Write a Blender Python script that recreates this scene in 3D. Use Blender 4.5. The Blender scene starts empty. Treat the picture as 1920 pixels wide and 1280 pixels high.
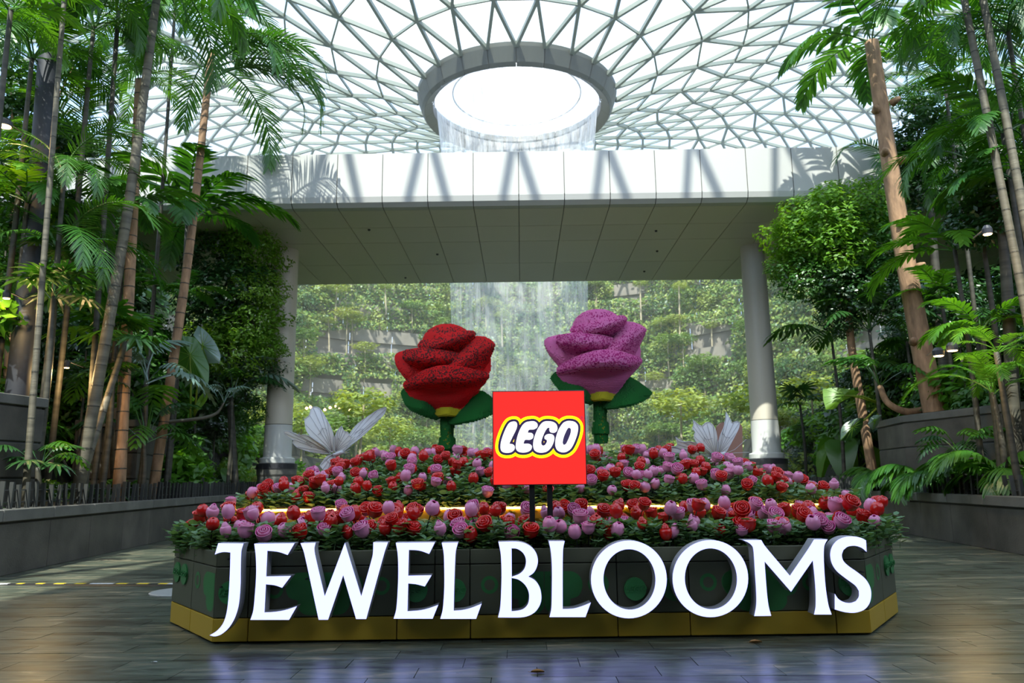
import bpy, bmesh, math, random
import numpy as np
from mathutils import Vector, Matrix, Euler
from mathutils.geometry import tessellate_polygon

# ------------------------------------------------------------------ camera, light, exposure
SC = bpy.context.scene
COL = SC.collection
FPX, EYE = 1409.0, 1.4
_p, _y, _r = math.radians(10.5), math.radians(0.61), 0.01
CF = Vector((-math.sin(_y)*math.cos(_p), math.cos(_y)*math.cos(_p), math.sin(_p)))
_R0 = Vector((math.cos(_y), math.sin(_y), 0)); _U0 = _R0.cross(CF)
CR = _R0*math.cos(_r) - _U0*math.sin(_r)
CU = _R0*math.sin(_r) + _U0*math.cos(_r)
cam_d = bpy.data.cameras.new('camera'); cam = bpy.data.objects.new('camera', cam_d); COL.objects.link(cam)
cam_d.sensor_width = 36; cam_d.lens = FPX/1920*36; cam_d.clip_end = 600; cam_d.clip_start = .05
M = Matrix((CR, CU, -CF)).transposed().to_4x4(); M.translation = Vector((0, 0, EYE))
cam.matrix_world = M
cam_d.dof.use_dof = True; cam_d.dof.focus_distance = 7.3; cam_d.dof.aperture_fstop = 2.8
SC.camera = cam

SUN_EL, SUN_AZ, SUN_E = 54, 12, 8.0           # degrees, sun stands behind the camera and slightly to its left
SKY_E = 2.5
EXPOSURE = 0.4
sun_d = bpy.data.lights.new('sun', 'SUN'); sun_d.energy = SUN_E; sun_d.angle = math.radians(.53); sun_d.color = (1, .94, .83)
sun = bpy.data.objects.new('sun', sun_d); COL.objects.link(sun)
_e, _a = math.radians(SUN_EL), math.radians(SUN_AZ)
_dir = Vector((-math.sin(_a)*math.cos(_e), -math.cos(_a)*math.cos(_e), math.sin(_e)))
sun.rotation_euler = _dir.to_track_quat('Z', 'Y').to_euler()

W = bpy.data.worlds.new('world'); SC.world = W; W.use_nodes = True
nt = W.node_tree; nt.nodes.clear()
def N(nt, t, **k):
    n = nt.nodes.new(t)
    for a, b in k.items():
        if a.startswith('i_'):
            n.inputs[a[2:].replace('_', ' ')].default_value = b
        else: setattr(n, a, b)
    return n
out = N(nt, 'ShaderNodeOutputWorld'); bg = N(nt, 'ShaderNodeBackground'); tc = N(nt, 'ShaderNodeTexCoord')
no = N(nt, 'ShaderNodeTexNoise', i_Scale=2.6, i_Detail=4.0, i_Roughness=.55)
rp = N(nt, 'ShaderNodeValToRGB'); rp.color_ramp.elements[0].position = .44; rp.color_ramp.elements[1].position = .64
rp.color_ramp.elements[0].color = (.36, .52, .84, 1); rp.color_ramp.elements[1].color = (1.0, 1.0, .98, 1)
nt.links.new(tc.outputs['Generated'], no.inputs['Vector']); nt.links.new(no.outputs['Fac'], rp.inputs['Fac'])
nt.links.new(rp.outputs['Color'], bg.inputs['Color']); bg.inputs['Strength'].default_value = SKY_E
nt.links.new(bg.outputs[0], out.inputs[0])
vs = SC.view_settings
vs.view_transform = 'Standard'; vs.look = 'None'; vs.gamma = 1; vs.use_curve_mapping = False; vs.exposure = EXPOSURE
cy = SC.cycles
cy.use_denoising = True; cy.max_bounces = 7; cy.diffuse_bounces = 3; cy.glossy_bounces = 3; cy.transmission_bounces = 4
cy.transparent_max_bounces = 24; cy.caustics_reflective = False; cy.caustics_refractive = False
cy.sample_clamp_indirect = 4.0

# ------------------------------------------------------------------ pixel helpers (photo is 1920 x 1280)
EYEV = Vector((0, 0, EYE))
def ray(px, py): return CF + CR*((px-960)/FPX) + CU*((640-py)/FPX)
def G(px, py, z=0.0):
    v = ray(px, py); return EYEV + v*((z-EYE)/v.z)
def P(px, py, Y):
    v = ray(px, py); return EYEV + v*(Y/v.y)

# ------------------------------------------------------------------ mesh helpers
R = random.Random(7)
class MB:
    def __init__(s): s.v = []; s.f = []; s.m = []
    def add(s, vs, fs, mi=0):
        b = len(s.v); s.v += [tuple(x) for x in vs]
        for f in fs: s.f.append(tuple(i+b for i in f)); s.m.append(mi)
    def box(s, a, b, mi=0, mat=None):
        x0, y0, z0 = a; x1, y1, z1 = b
        vs = [Vector(q) for q in ((x0,y0,z0),(x1,y0,z0),(x1,y1,z0),(x0,y1,z0),(x0,y0,z1),(x1,y0,z1),(x1,y1,z1),(x0,y1,z1))]
        if mat: vs = [mat @ q for q in vs]
        s.add(vs, ((0,3,2,1),(4,5,6,7),(0,1,5,4),(1,2,6,5),(2,3,7,6),(3,0,4,7)), mi)
    def tube(s, pts, rad, n=8, mi=0, cap=True):
        pts = [Vector(p) for p in pts]; k = len(pts)
        if not hasattr(rad, '__len__'): rad = [rad]*k
        vs = []; up = Vector((0, 0, 1))
        t0 = (pts[1]-pts[0]).normalized()
        a = t0.orthogonal().normalized()
        for i, p in enumerate(pts):
            t = (pts[min(i+1, k-1)]-pts[max(i-1, 0)]).normalized()
            a = (a - t*a.dot(t)).normalized(); b = t.cross(a)
            for j in range(n):
                an = 2*math.pi*j/n
                vs.append(p + (a*math.cos(an)+b*math.sin(an))*rad[i])
        fs = [(i*n+j, i*n+(j+1) % n, (i+1)*n+(j+1) % n, (i+1)*n+j) for i in range(k-1) for j in range(n)]
        if cap: fs += [tuple(range(n))[::-1], tuple((k-1)*n+j for j in range(n))]
        s.add(vs, fs, mi)
    def lathe(s, prof, c=(0,0,0), n=24, mi=0, a0=0, a1=2*math.pi):
        full = abs(a1-a0-2*math.pi) < 1e-6; m = n if full else n+1
        vs = [(c[0]+r*math.cos(a0+(a1-a0)*j/n), c[1]+r*math.sin(a0+(a1-a0)*j/n), c[2]+z) for r, z in prof for j in range(m)]
        fs = [(i*m+j, i*m+(j+1) % m, (i+1)*m+(j+1) % m, (i+1)*m+j) for i in range(len(prof)-1) for j in range(n)]
        s.add(vs, fs, mi)
    def prism(s, poly, z0, z1, mi=0):
        n = len(poly)
        vs = [(x, y, z0) for x, y in poly]+[(x, y, z1) for x, y in poly]
        s.add(vs, [tuple(range(n))[::-1], tuple(range(n, 2*n))]+[(i, (i+1) % n, n+(i+1) % n, n+i) for i in range(n)], mi)
    def flat(s, loops, to3, off=0.0, mi=0):
        """filled planar face; loops[0] outer, the rest holes; to3(x, y, off) -> point"""
        tri = tessellate_polygon([[Vector((x, y, 0)) for x, y in l] for l in loops])
        pts = [q for l in loops for q in l]
        vs = [to3(x, y, off) for x, y in pts]
        A = 0
        for t in tri:
            a, b, c = (pts[i] for i in t); A += (b[0]-a[0])*(c[1]-a[1])-(b[1]-a[1])*(c[0]-a[0])
        s.add(vs, [tuple(t) if A > 0 else tuple(t)[::-1] for t in tri], mi)
    def rim(s, loop, to3, o0, o1, mi=0):
        n = len(loop)
        vs = [to3(x, y, o0) for x, y in loop]+[to3(x, y, o1) for x, y in loop]
        s.add(vs, [(i, (i+1) % n, n+(i+1) % n, n+i) for i in range(n)], mi)
    def mesh(s, name, mats, smooth=False):
        me = bpy.data.meshes.new(name); me.from_pydata(s.v, [], s.f)
        for m in (mats if isinstance(mats, (list, tuple)) else [mats]): me.materials.append(m)
        if any(s.m): me.polygons.foreach_set('material_index', s.m)
        if smooth: me.polygons.foreach_set('use_smooth', [True]*len(s.f))
        me.update(); return me
    def build(s, name, mats, parent=None, smooth=False, origin=None):
        """world-space verts; the object origin goes to `origin`, parts are relative to their root"""
        off = Vector(origin) if origin is not None else Vector((0, 0, 0))
        if parent is not None:
            r = parent
            while r.parent: r = r.parent
            off = r.location.copy()
        if off.length > 0: s.v = [(x-off.x, y-off.y, z-off.z) for x, y, z in s.v]
        o = bpy.data.objects.new(name, s.mesh(name, mats, smooth)); COL.objects.link(o)
        if parent is not None: o.parent = parent
        elif origin is not None: o.location = off
        return o
def tag(o, label=None, cat=None, group=None, kind=None):
    if label: o['label'] = label
    if cat: o['category'] = cat
    if group: o['group'] = group
    if kind: o['kind'] = kind
    return o
def thing(name, label, cat, loc=(0,0,0), group=None, rz=0):
    o = bpy.data.objects.new(name, None); COL.objects.link(o); o.empty_display_size = .1
    o.location = loc; o.rotation_euler = (0, 0, rz); return tag(o, label, cat, group)
def struct(name, loc=(0,0,0)):
    o = bpy.data.objects.new(name, None); COL.objects.link(o); o.location = loc; o['kind'] = 'structure'; return o
def part(name, me, parent, loc=(0,0,0), rot=(0,0,0), sc=1, kind=None):
    o = bpy.data.objects.new(name, me); COL.objects.link(o); o.parent = parent
    o.location = loc; o.rotation_euler = rot
    o.scale = (sc, sc, sc) if not hasattr(sc, '__len__') else sc
    if kind: o['kind'] = kind
    return o
def bevel(o, w=.01, seg=2):
    m = o.modifiers.new('bevel', 'BEVEL'); m.width = w; m.segments = seg; m.limit_method = 'ANGLE'; return o
def smooth_poly(pts, closed=True, ang=38, sub=6):
    n = len(pts); P2 = [Vector((p[0], p[1])) for p in pts]; res = []
    def corner(i):
        if not closed and i in (0, n-1): return True
        a = P2[i]-P2[i-1]; b = P2[(i+1) % n]-P2[i]
        if a.length < 1e-9 or b.length < 1e-9: return True
        return abs(a.angle(b)) > math.radians(ang)
    cs = [corner(i) for i in range(n)]
    for i in range(n if closed else n-1):
        a, b = P2[i], P2[(i+1) % n]
        t0 = (b-a) if cs[i] else (b-P2[i-1])*.5
        t1 = (b-a) if cs[(i+1) % n] else (P2[(i+2) % n]-a)*.5
        L = (b-a).length
        if t0.length > L: t0 *= L/t0.length
        if t1.length > L: t1 *= L/t1.length
        k = 1 if (cs[i] and cs[(i+1) % n]) else sub
        for j in range(k):
            t = j/k; h = t*t*t; q = t*t
            res.append(tuple(a*(2*h-3*q+1)+t0*(h-2*q+t)+b*(3*q-2*h)+t1*(h-q)))
    if not closed: res.append(tuple(P2[-1]))
    return res

# ------------------------------------------------------------------ materials
def mat(name, col, rough=.5, var=0.0, vscale=3.0, bump=0.0, bscale=20.0, metal=0.0, emit=None, es=1.0, spec=.5, stretch=None, objrand=0.0):
    m = bpy.data.materials.new(name); m.use_nodes = True; nt = m.node_tree
    b = nt.nodes['Principled BSDF']
    b.inputs['Base Color'].default_value = (*col, 1); b.inputs['Roughness'].default_value = rough
    b.inputs['Metallic'].default_value = metal; b.inputs['Specular IOR Level'].default_value = spec
    if emit: b.inputs['Emission Color'].default_value = (*emit, 1); b.inputs['Emission Strength'].default_value = es
    src = None
    if var or bump:
        g = N(nt, 'ShaderNodeNewGeometry'); mp = N(nt, 'ShaderNodeMapping')
        mp.inputs['Scale'].default_value = stretch or (1, 1, 1)
        nt.links.new(g.outputs['Position'], mp.inputs['Vector'])
    if var:
        n = N(nt, 'ShaderNodeTexNoise', i_Scale=vscale, i_Detail=5.0); nt.links.new(mp.outputs[0], n.inputs['Vector'])
        r = N(nt, 'ShaderNodeMapRange'); r.inputs['From Min'].default_value = .3; r.inputs['From Max'].default_value = .7
        r.inputs['To Min'].default_value = 1-var; r.inputs['To Max'].default_value = 1+var
        nt.links.new(n.outputs['Fac'], r.inputs['Value']); src = r.outputs[0]
    if objrand:
        oi = N(nt, 'ShaderNodeObjectInfo'); r2 = N(nt, 'ShaderNodeMapRange')
        r2.inputs['To Min'].default_value = 1-objrand; r2.inputs['To Max'].default_value = 1+objrand
        nt.links.new(oi.outputs['Random'], r2.inputs['Value'])
        if src is None: src = r2.outputs[0]
        else:
            mm = N(nt, 'ShaderNodeMath', operation='MULTIPLY'); nt.links.new(src, mm.inputs[0]); nt.links.new(r2.outputs[0], mm.inputs[1]); src = mm.outputs[0]
    if src is not None:
        vm = N(nt, 'ShaderNodeVectorMath', operation='SCALE'); vm.inputs[0].default_value = col
        nt.links.new(src, vm.inputs['Scale']); nt.links.new(vm.outputs[0], b.inputs['Base Color'])
    if bump:
        n2 = N(nt, 'ShaderNodeTexNoise', i_Scale=bscale, i_Detail=4.0); nt.links.new(mp.outputs[0], n2.inputs['Vector'])
        bp = N(nt, 'ShaderNodeBump'); bp.inputs['Strength'].default_value = bump; bp.inputs['Distance'].default_value = .02
        nt.links.new(n2.outputs['Fac'], bp.inputs['Height']); nt.links.new(bp.outputs[0], b.inputs['Normal'])
    return m
def leafmat(name, c1, c2, trans=.35, gloss=.06, rough=.4):
    """leaf: diffuse + translucent + thin gloss; hue varies per plant and per leaf"""
    m = bpy.data.materials.new(name); m.use_nodes = True; nt = m.node_tree; nt.nodes.clear()
    o = N(nt, 'ShaderNodeOutputMaterial'); g = N(nt, 'ShaderNodeNewGeometry'); oi = N(nt, 'ShaderNodeObjectInfo')
    ad = N(nt, 'ShaderNodeMath', operation='ADD'); nt.links.new(g.outputs['Random Per Island'], ad.inputs[0]); nt.links.new(oi.outputs['Random'], ad.inputs[1])
    hf = N(nt, 'ShaderNodeMath', operation='MULTIPLY'); hf.inputs[1].default_value = .5; nt.links.new(ad.outputs[0], hf.inputs[0])
    mx = N(nt, 'ShaderNodeMix', data_type='RGBA'); mx.inputs['A'].default_value = (*c1, 1); mx.inputs['B'].default_value = (*c2, 1)
    nt.links.new(hf.outputs[0], mx.inputs['Factor'])
    d = N(nt, 'ShaderNodeBsdfDiffuse'); t = N(nt, 'ShaderNodeBsdfTranslucent'); gl = N(nt, 'ShaderNodeBsdfGlossy', i_Roughness=rough)
    nt.links.new(mx.outputs['Result'], d.inputs['Color'])
    vm = N(nt, 'ShaderNodeVectorMath', operation='MULTIPLY'); vm.inputs[1].default_value = (1.5, 1.35, .5)
    nt.links.new(mx.outputs['Result'], vm.inputs[0]); nt.links.new(vm.outputs[0], t.inputs['Color'])
    m1 = N(nt, 'ShaderNodeMixShader'); m1.inputs[0].default_value = trans
    nt.links.new(d.outputs[0], m1.inputs[1]); nt.links.new(t.outputs[0], m1.inputs[2])
    m2 = N(nt, 'ShaderNodeMixShader'); m2.inputs[0].default_value = gloss
    nt.links.new(m1.outputs[0], m2.inputs[1]); nt.links.new(gl.outputs[0], m2.inputs[2]); nt.links.new(m2.outputs[0], o.inputs[0])
    return m
def tilemat():
    m = bpy.data.materials.new('slate'); m.use_nodes = True; nt = m.node_tree; b = nt.nodes['Principled BSDF']
    g = N(nt, 'ShaderNodeNewGeometry'); oi = N(nt, 'ShaderNodeObjectInfo')
    ad = N(nt, 'ShaderNodeMath', operation='ADD'); nt.links.new(g.outputs['Random Per Island'], ad.inputs[0]); nt.links.new(oi.outputs['Random'], ad.inputs[1])
    fr = N(nt, 'ShaderNodeMath', operation='FRACT'); nt.links.new(ad.outputs[0], fr.inputs[0])
    mp = N(nt, 'ShaderNodeMapping'); mp.inputs['Scale'].default_value = (.9, 4.2, 1); nt.links.new(g.outputs['Position'], mp.inputs['Vector'])
    n1 = N(nt, 'ShaderNodeTexNoise', i_Scale=1.5, i_Detail=8.0, i_Roughness=.68, i_Distortion=1.0); nt.links.new(mp.outputs[0], n1.inputs['Vector'])
    mixv = N(nt, 'ShaderNodeMath', operation='MULTIPLY_ADD'); mixv.inputs[1].default_value = .15
    nt.links.new(fr.outputs[0], mixv.inputs[0]); nt.links.new(n1.outputs['Fac'], mixv.inputs[2])
    r = N(nt, 'ShaderNodeValToRGB'); e = r.color_ramp.elements
    e[0].position = .40; e[0].color = (.022, .025, .020, 1); e[1].position = .80; e[1].color = (.34, .29, .18, 1)
    for p, c in ((.50, (.050, .056, .040, 1)), (.60, (.085, .105, .076, 1)), (.68, (.14, .13, .088, 1))):
        k = e.new(p); k.color = c
    nt.links.new(mixv.outputs[0], r.inputs['Fac']); nt.links.new(r.outputs['Color'], b.inputs['Base Color'])
    n2 = N(nt, 'ShaderNodeTexNoise', i_Scale=3.0, i_Detail=6.0); nt.links.new(mp.outputs[0], n2.inputs['Vector'])
    rr = N(nt, 'ShaderNodeMapRange'); b.inputs['Specular IOR Level'].default_value = .75; rr.inputs['To Min'].default_value = .20; rr.inputs['To Max'].default_value = .46
    nt.links.new(n2.outputs['Fac'], rr.inputs['Value']); nt.links.new(rr.outputs[0], b.inputs['Roughness'])
    bp = N(nt, 'ShaderNodeBump'); bp.inputs['Strength'].default_value = .3; bp.inputs['Distance'].default_value = .004
    nt.links.new(n1.outputs['Fac'], bp.inputs['Height']); nt.links.new(bp.outputs[0], b.inputs['Normal'])
    return m
M_SLATE = tilemat()
M_GROUT = mat('grout', (.05, .052, .048), .8)
M_CONC = mat('dark_concrete', (.085, .076, .062), .7, var=.35, vscale=1.6, bump=.25, bscale=30, objrand=.12)
M_COPE = mat('coping_stone', (.13, .125, .11), .6, var=.25, vscale=2, bump=.2, bscale=30, objrand=.08)
M_SOIL = mat('soil', (.02, .022, .012), .9, var=.4, vscale=2, bump=.5, bscale=4)
M_FENCE = mat('fence_metal', (.05, .052, .048), .5, objrand=.25)
M_WHITE = mat('white_cladding', (.52, .51, .475), .45, objrand=.03)
M_SOFFIT = mat('soffit_cladding', (.66, .60, .50), .5, objrand=.04)
M_JOINT = mat('joint', (.10, .09, .075), .8)
M_COLUMN = mat('column_paint', (.66, .60, .49), .45)
M_COLBASE = mat('column_base_paint', (.68, .68, .64), .45)
M_DARKM = mat('dark_metal', (.03, .03, .035), .4)
M_STEEL = mat('roof_steel', (.25, .28, .24), .5)
M_RING = mat('oculus_cladding', (.10, .105, .088), .5, objrand=.05)
M_TERR = mat('terrace_concrete', (.30, .265, .215), .8, var=.15, vscale=.6)
# ------------------------------------------------------------------ floor
flo = MB(); flo.box((-40, -25, -.3), (40, 110, -.012)); floor = flo.build('floor', M_GROUT); floor['kind'] = 'structure'
def edge_left(y):  return np.interp(y, [0, 12.16, 19.9, 29.3, 40], [-7.3, -8.2, -9.09, -10.14, -11.6])
def edge_right(y): return np.interp(y, [0, 14, 20.8, 26.3, 40], [7.6, 8.96, 9.75, 10.31, 12.0])
TW, TD = .9, .3
tm = MB(); tm.box((.003, .003, -.012), (TW-.003, TD-.003, 0)); tme = tm.mesh('tile', M_SLATE)
rest = MB(); cnt = 0
for k in range(150):
    y = 4.9+k*TD; off = (k*.37) % 1*TW
    xl, xr = (edge_left(y)-.2, edge_right(y)+.2)
    if y > 40: xl, xr = -13, 13
    vis = .70*y+.6
    x = -math.ceil(14/TW)*TW+off
    while x < xr:
        if x+TW > xl:
            dz = R.uniform(-.0015, .0015)
            if y < 12.2 and -vis < x+TW and x < vis*.98 and cnt < 300 and y > 5.3:
                part('tile', tme, floor, (x, y, dz)); cnt += 1
            else: rest.box((x+.003, y+.003, -.012), (x+TW-.003, y+TD-.003, dz))
        x += TW
rest.build('tiles', M_SLATE, floor)['kind'] = 'stuff'

# ------------------------------------------------------------------ low garden walls with fences
def garden_wall(name, side, edge, y0, y1):
    s = -1 if side == 'left' else 1
    root = struct('wall_'+side)
    n = int((y1-y0)/1.6)
    core = MB()
    for i in range(n):
        ya, yb = y0+(y1-y0)*i/n, y0+(y1-y0)*(i+1)/n
        xa, xb = edge(ya), edge(yb)
        g = .006
        def quadbox(z0, z1, d0, d1, ya=ya, yb=yb, xa=xa, xb=xb, g=g):
            b = MB(); dx = (xb-xa)/(yb-ya)*g
            poly = [(xa+s*d0+dx, ya+g), (xb+s*d0-dx, yb-g), (xb+s*d1-dx, yb-g), (xa+s*d1+dx, ya+g)]
            if s > 0: poly = poly[::-1]
            b.prism(poly, z0, z1); return b
        bevel(quadbox(0, .80, 0, .3).build('panel', M_CONC, root), .008, 1)
        bevel(quadbox(.84, 1.03, -.05, .42).build('coping', M_COPE, root), .012, 1)
        c = quadbox(0, .86, .03, .3, g=0); core.add(c.v, c.f)
    core.build('core', M_GROUT, root)
    f = thing('garden_fence', f'low dark metal picket fence on the {side} garden wall', 'fence', (0, 0, 0))
    f['label'] = ('low dark picket fence along the %s garden wall' % side)
    L = 0; y = y0+.2; pm = MB(); pm.box((-.035, -.02, 0), (.035, .02, .42)); pme = pm.mesh('picket', M_FENCE)
    while y < y1-.3:
        x = edge(y)+s*.2
        part('picket', pme, f, (x, y, 1.03), (R.uniform(-.05, .05), R.uniform(-.06, .06), R.uniform(-.3, .3)), (1, 1, R.uniform(.9, 1.06)))
        y += .27 if y < 26 else .3
    for zz in (1.13, 1.33):
        r = MB(); r.tube([(edge(y)+s*.235, y, zz) for y in np.linspace(y0, y1, 24)], .014, 4); r.build('rail', M_FENCE, f)
garden_wall('wall_left', 'left', edge_left, 4.0, 36.0)
garden_wall('wall_right', 'right', edge_right, 4.0, 36.0)

# sloping planted ground behind the walls
def slope_z(d): return float(np.interp(d, [0, 1.3, 2.4, 3.2, 5.5, 5.8, 9, 9.3, 14, 30], [.95, .98, 1.2, 3.0, 3.4, 5.2, 5.8, 8.0, 9.0, 16]))
def ground(side):
    s = -1 if side == 'left' else 1; edge = edge_left if s < 0 else edge_right
    m = MB(); ys = np.linspace(3, 60, 40); ds = [.25, .8, 1.3, 2.4, 3.2, 5.5, 5.8, 9, 9.3, 14, 22, 30]
    vs = [(edge(min(y, 40))+s*d, y, slope_z(d)+.15*math.sin(y*1.3+d)) for y in ys for d in ds]; k = len(ds)
    fs = [(i*k+j, i*k+j+1, (i+1)*k+j+1, (i+1)*k+j) for i in range(len(ys)-1) for j in range(k-1)]
    m.add(vs, fs if s > 0 else [f[::-1] for f in fs]); o = m.build('planting_ground', M_SOIL, None, True); o['kind'] = 'structure'; return o
ground('left'); ground('right')

# raised concrete planter boxes
def planter_box(label, poly, ztop, zbot=.9, courses=3):
    c = Vector((sum(p[0] for p in poly)/len(poly), sum(p[1] for p in poly)/len(poly), zbot))
    t = thing('planter_box', label, 'planter', c)
    h = (ztop-.2-zbot)/courses
    ctr = Vector((c.x, c.y))
    def inset(d): return [tuple(ctr+(Vector(p)-ctr)*(1-d/(Vector(p)-ctr).length)) for p in poly]
    for i in range(courses):
        b = MB(); b.prism(poly, zbot+i*h, zbot+(i+1)*h-.035); bevel(b.build('course', M_CONC, t), .01, 1)
    b = MB(); b.prism(inset(.05), zbot, ztop-.2); b.build('core', M_GROUT, t)
    b = MB(); b.prism(inset(-.05), ztop-.2, ztop-.02); bevel(b.build('coping', M_COPE, t), .012, 1)
    b = MB(); b.prism(inset(.2), ztop-.1, ztop); b.build('soil', M_SOIL, t)
A = P(87, 745, 14.2); A0 = P(-260, 690, 10.8)
planter_box('dark concrete planter box at the far left edge of the photo', [(A0.x, A0.y), (A.x, A.y), (A.x-3, A.y+.6), (A0.x-3, A0.y)][::-1], A.z)
B = P(263, 785, 19.3); B1 = B+Vector((-math.sin(.30), math.cos(.30), 0))*4.2; B2 = B+Vector((-1.0, -.1, 0))
planter_box('dark concrete planter box below the big elephant ear leaf', [(B.x, B.y), (B1.x, B1.y), (B1.x-1.6, B1.y-.3), (B2.x-.6, B2.y)], B.z)
D = P(1690, 778, 20.2); D0 = P(2200, 690, 13.6)
planter_box('long grey concrete planter box beyond the right garden wall', [(D.x, D.y), (D0.x, D0.y), (D0.x+3, D0.y), (D.x+2.2, D.y+1.0), (D.x+.35, D.y+2.2)], D.z)

# ------------------------------------------------------------------ elevated walkway and columns
ZS, YF, YB = 10.4, 23.6, 33.5
ZT = P(975, 284, YF).z
walk = thing('elevated_walkway', 'white clad elevated walkway spanning the whole hall', 'walkway', (0, YF, ZS))
X0 = P(973, 385, YF).x; PW = P(1060, 385, YF).x-P(974, 385, YF).x
fm = MB(); prof = [(0.0, ZT-ZS), (0.0, .32), (.05, .14), (.22, .02), (.45, 0)]
g = .012
for (ya, za), (yb, zb) in zip(prof[:-1], prof[1:]):
    fm.add([(g, ya, za), (PW-g, ya, za), (PW-g, yb, zb), (g, yb, zb)], [(0, 3, 2, 1)])
fm.add([(g, 0, ZT-ZS), (PW-g, 0, ZT-ZS), (PW-g, .4, ZT-ZS), (g, .4, ZT-ZS)], [(0, 1, 2, 3)])
fme = fm.mesh('fascia_panel', M_WHITE)
ysf = [YF+.45, G(975, 452, ZS).y, G(975, 493, ZS).y, YB]
ysf = [YF+.45, (YF+.45+ysf[1])/2, ysf[1], ysf[2], YB]
sms = []
for a, b in zip(ysf[:-1], ysf[1:]):
    q = MB(); q.box((g, 0+g, 0), (PW-g, b-a-g, .05)); sms.append(q.mesh('soffit_panel', M_SOFFIT))
for i in range(-17, 17):
    x = X0+i*PW
    part('fascia_panel', fme, walk, (x, 0, 0))
    for a, q in zip(ysf[:-1], sms): part('soffit_panel', q, walk, (x, a-YF, 0))
q = MB(); q.box((-26, YF+.02, ZS+.36), (26, YB-.02, ZT-.02)); q.box((-26, YF+.30, ZS+.045), (26, YB-.02, ZS+.36)); q.build('deck', M_JOINT, walk)
q = MB(); q.box((-26, YB-.02, ZS), (26, YB+.05, ZT)); q.build('rear_fascia', M_WHITE, walk)
for px, py in ((692, 430), (820, 476), (1232, 470), (1208, 508), (1230, 432), (760, 520)):   # small sprinkler heads under the soffit
    w = G(px, py, ZS); q = MB(); q.lathe([(.0, -.05), (.04, -.05), (.05, -.01), (.05, .02)], w, 10); q.build('sprinkler_head', M_DARKM, walk)

def column(label, c, zt):
    t = thing('round_column', label, 'column', (c.x, c.y, 0), 'white round columns' if 0 else None)
    zj = P(530, 797, 28.4).z
    q = MB(); q.lathe([(.5, zj+.02), (.455, zt-.12), (.455, zt)], (c.x, c.y, 0), 40); q.build('shaft', M_COLUMN, t, True)
    q = MB(); q.lathe([(.5, zt-.1), (.5, zt-.04)], (c.x, c.y, 0), 40); 
    zb = P(530, 868, 28.4).z
    q = MB(); q.lathe([(.56, zb+.12), (.515, zb+.25), (.505, zj)], (c.x, c.y, 0), 40); q.build('lower_casing', M_COLBASE, t, True)
    q = MB(); q.lathe([(.64, zb), (.64, zb+.17), (.6, zb+.2), (.5, zb+.2)], (c.x, c.y, 0), 40); bevel(q.build('collar', M_COLBASE, t), .02, 2)
    q = MB(); q.lathe([(.74, zb-.22), (.74, zb-.03), (.6, zb)], (c.x, c.y, 0), 40); q.build('dark_band', M_DARKM, t)
    q = MB(); q.lathe([(.68, 0), (.68, zb-.5), (.72, zb-.42), (.72, zb-.22)], (c.x, c.y, 0), 40); q.build('pedestal', M_COPE, t)
column('white round column holding up the left end of the walkway', G(538, 470, ZS), ZS+.02)
column('white round column holding up the right end of the walkway', G(1410, 463, ZS), ZS+.02)

# unseen slab added behind and above the camera to keep the sun off the plaza
q = MB(); q.box((-9.5, -24, 20), (9.5, 1.9, 20.8)); o = q.build('ceiling', M_SOFFIT); o['kind'] = 'structure'
q = MB(); q.box((-30, -25, 0), (30, -24, 9)); o = q.build('wall_back', M_COPE); o['kind'] = 'structure'

# ------------------------------------------------------------------ glass roof: a torus of triangles round an open oculus
OC = Vector((P(969, 190, 55).x, 55.0, 0))
RADS = [7.75, 11.0, 14.4, 17.8, 21.0, 24.0, 27.0, 30.0, 33.0, 36.0, 39.0, 42.0, 45.0, 48.0, 51.0, 53.8, 56.4]
NSEG = [24, 24, 24, 48, 48, 48, 48] + [96]*10
def roof_z(r): return float(np.interp(r, [7.75, 11, 14.6, 18.6, 22.8, 27, 31.2, 35.4, 39.6, 43.6, 47.4, 50.8, 53.8, 56.4],
                            [31.0, 32.4, 33.9, 35.2, 36.2, 36.8, 36.9, 36.4, 35.2, 33.2, 30.2, 26.2, 21.0, 14.5]))
roof = struct('ceiling', tuple(OC)); roof['label'] = 'glass and steel lattice roof around the round opening'
def node(i, j):
    a = 2*math.pi*(j+(.5 if i % 2 else 0))/NSEG[i]+math.pi/2
    return Vector((math.cos(a)*RADS[i], math.sin(a)*RADS[i], roof_z(RADS[i])))
ribs = MB(); panes = []
def rib(a, b, w=.11, d=.30):
    t = (b-a).normalized(); up = Vector((0, 0, 1)); sd = t.cross(up).normalized()*w; u = sd.cross(t).normalized()*(-d)
    if u.z > 0: u = -u
    vs = [a-sd, a+sd, b+sd, b-sd, a-sd+u, a+sd+u, b+sd+u, b-sd+u]
    ribs.add(vs, [(0, 1, 2, 3), (7, 6, 5, 4), (0, 4, 5, 1), (1, 5, 6, 2), (2, 6, 7, 3), (3, 7, 4, 0)])
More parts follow.
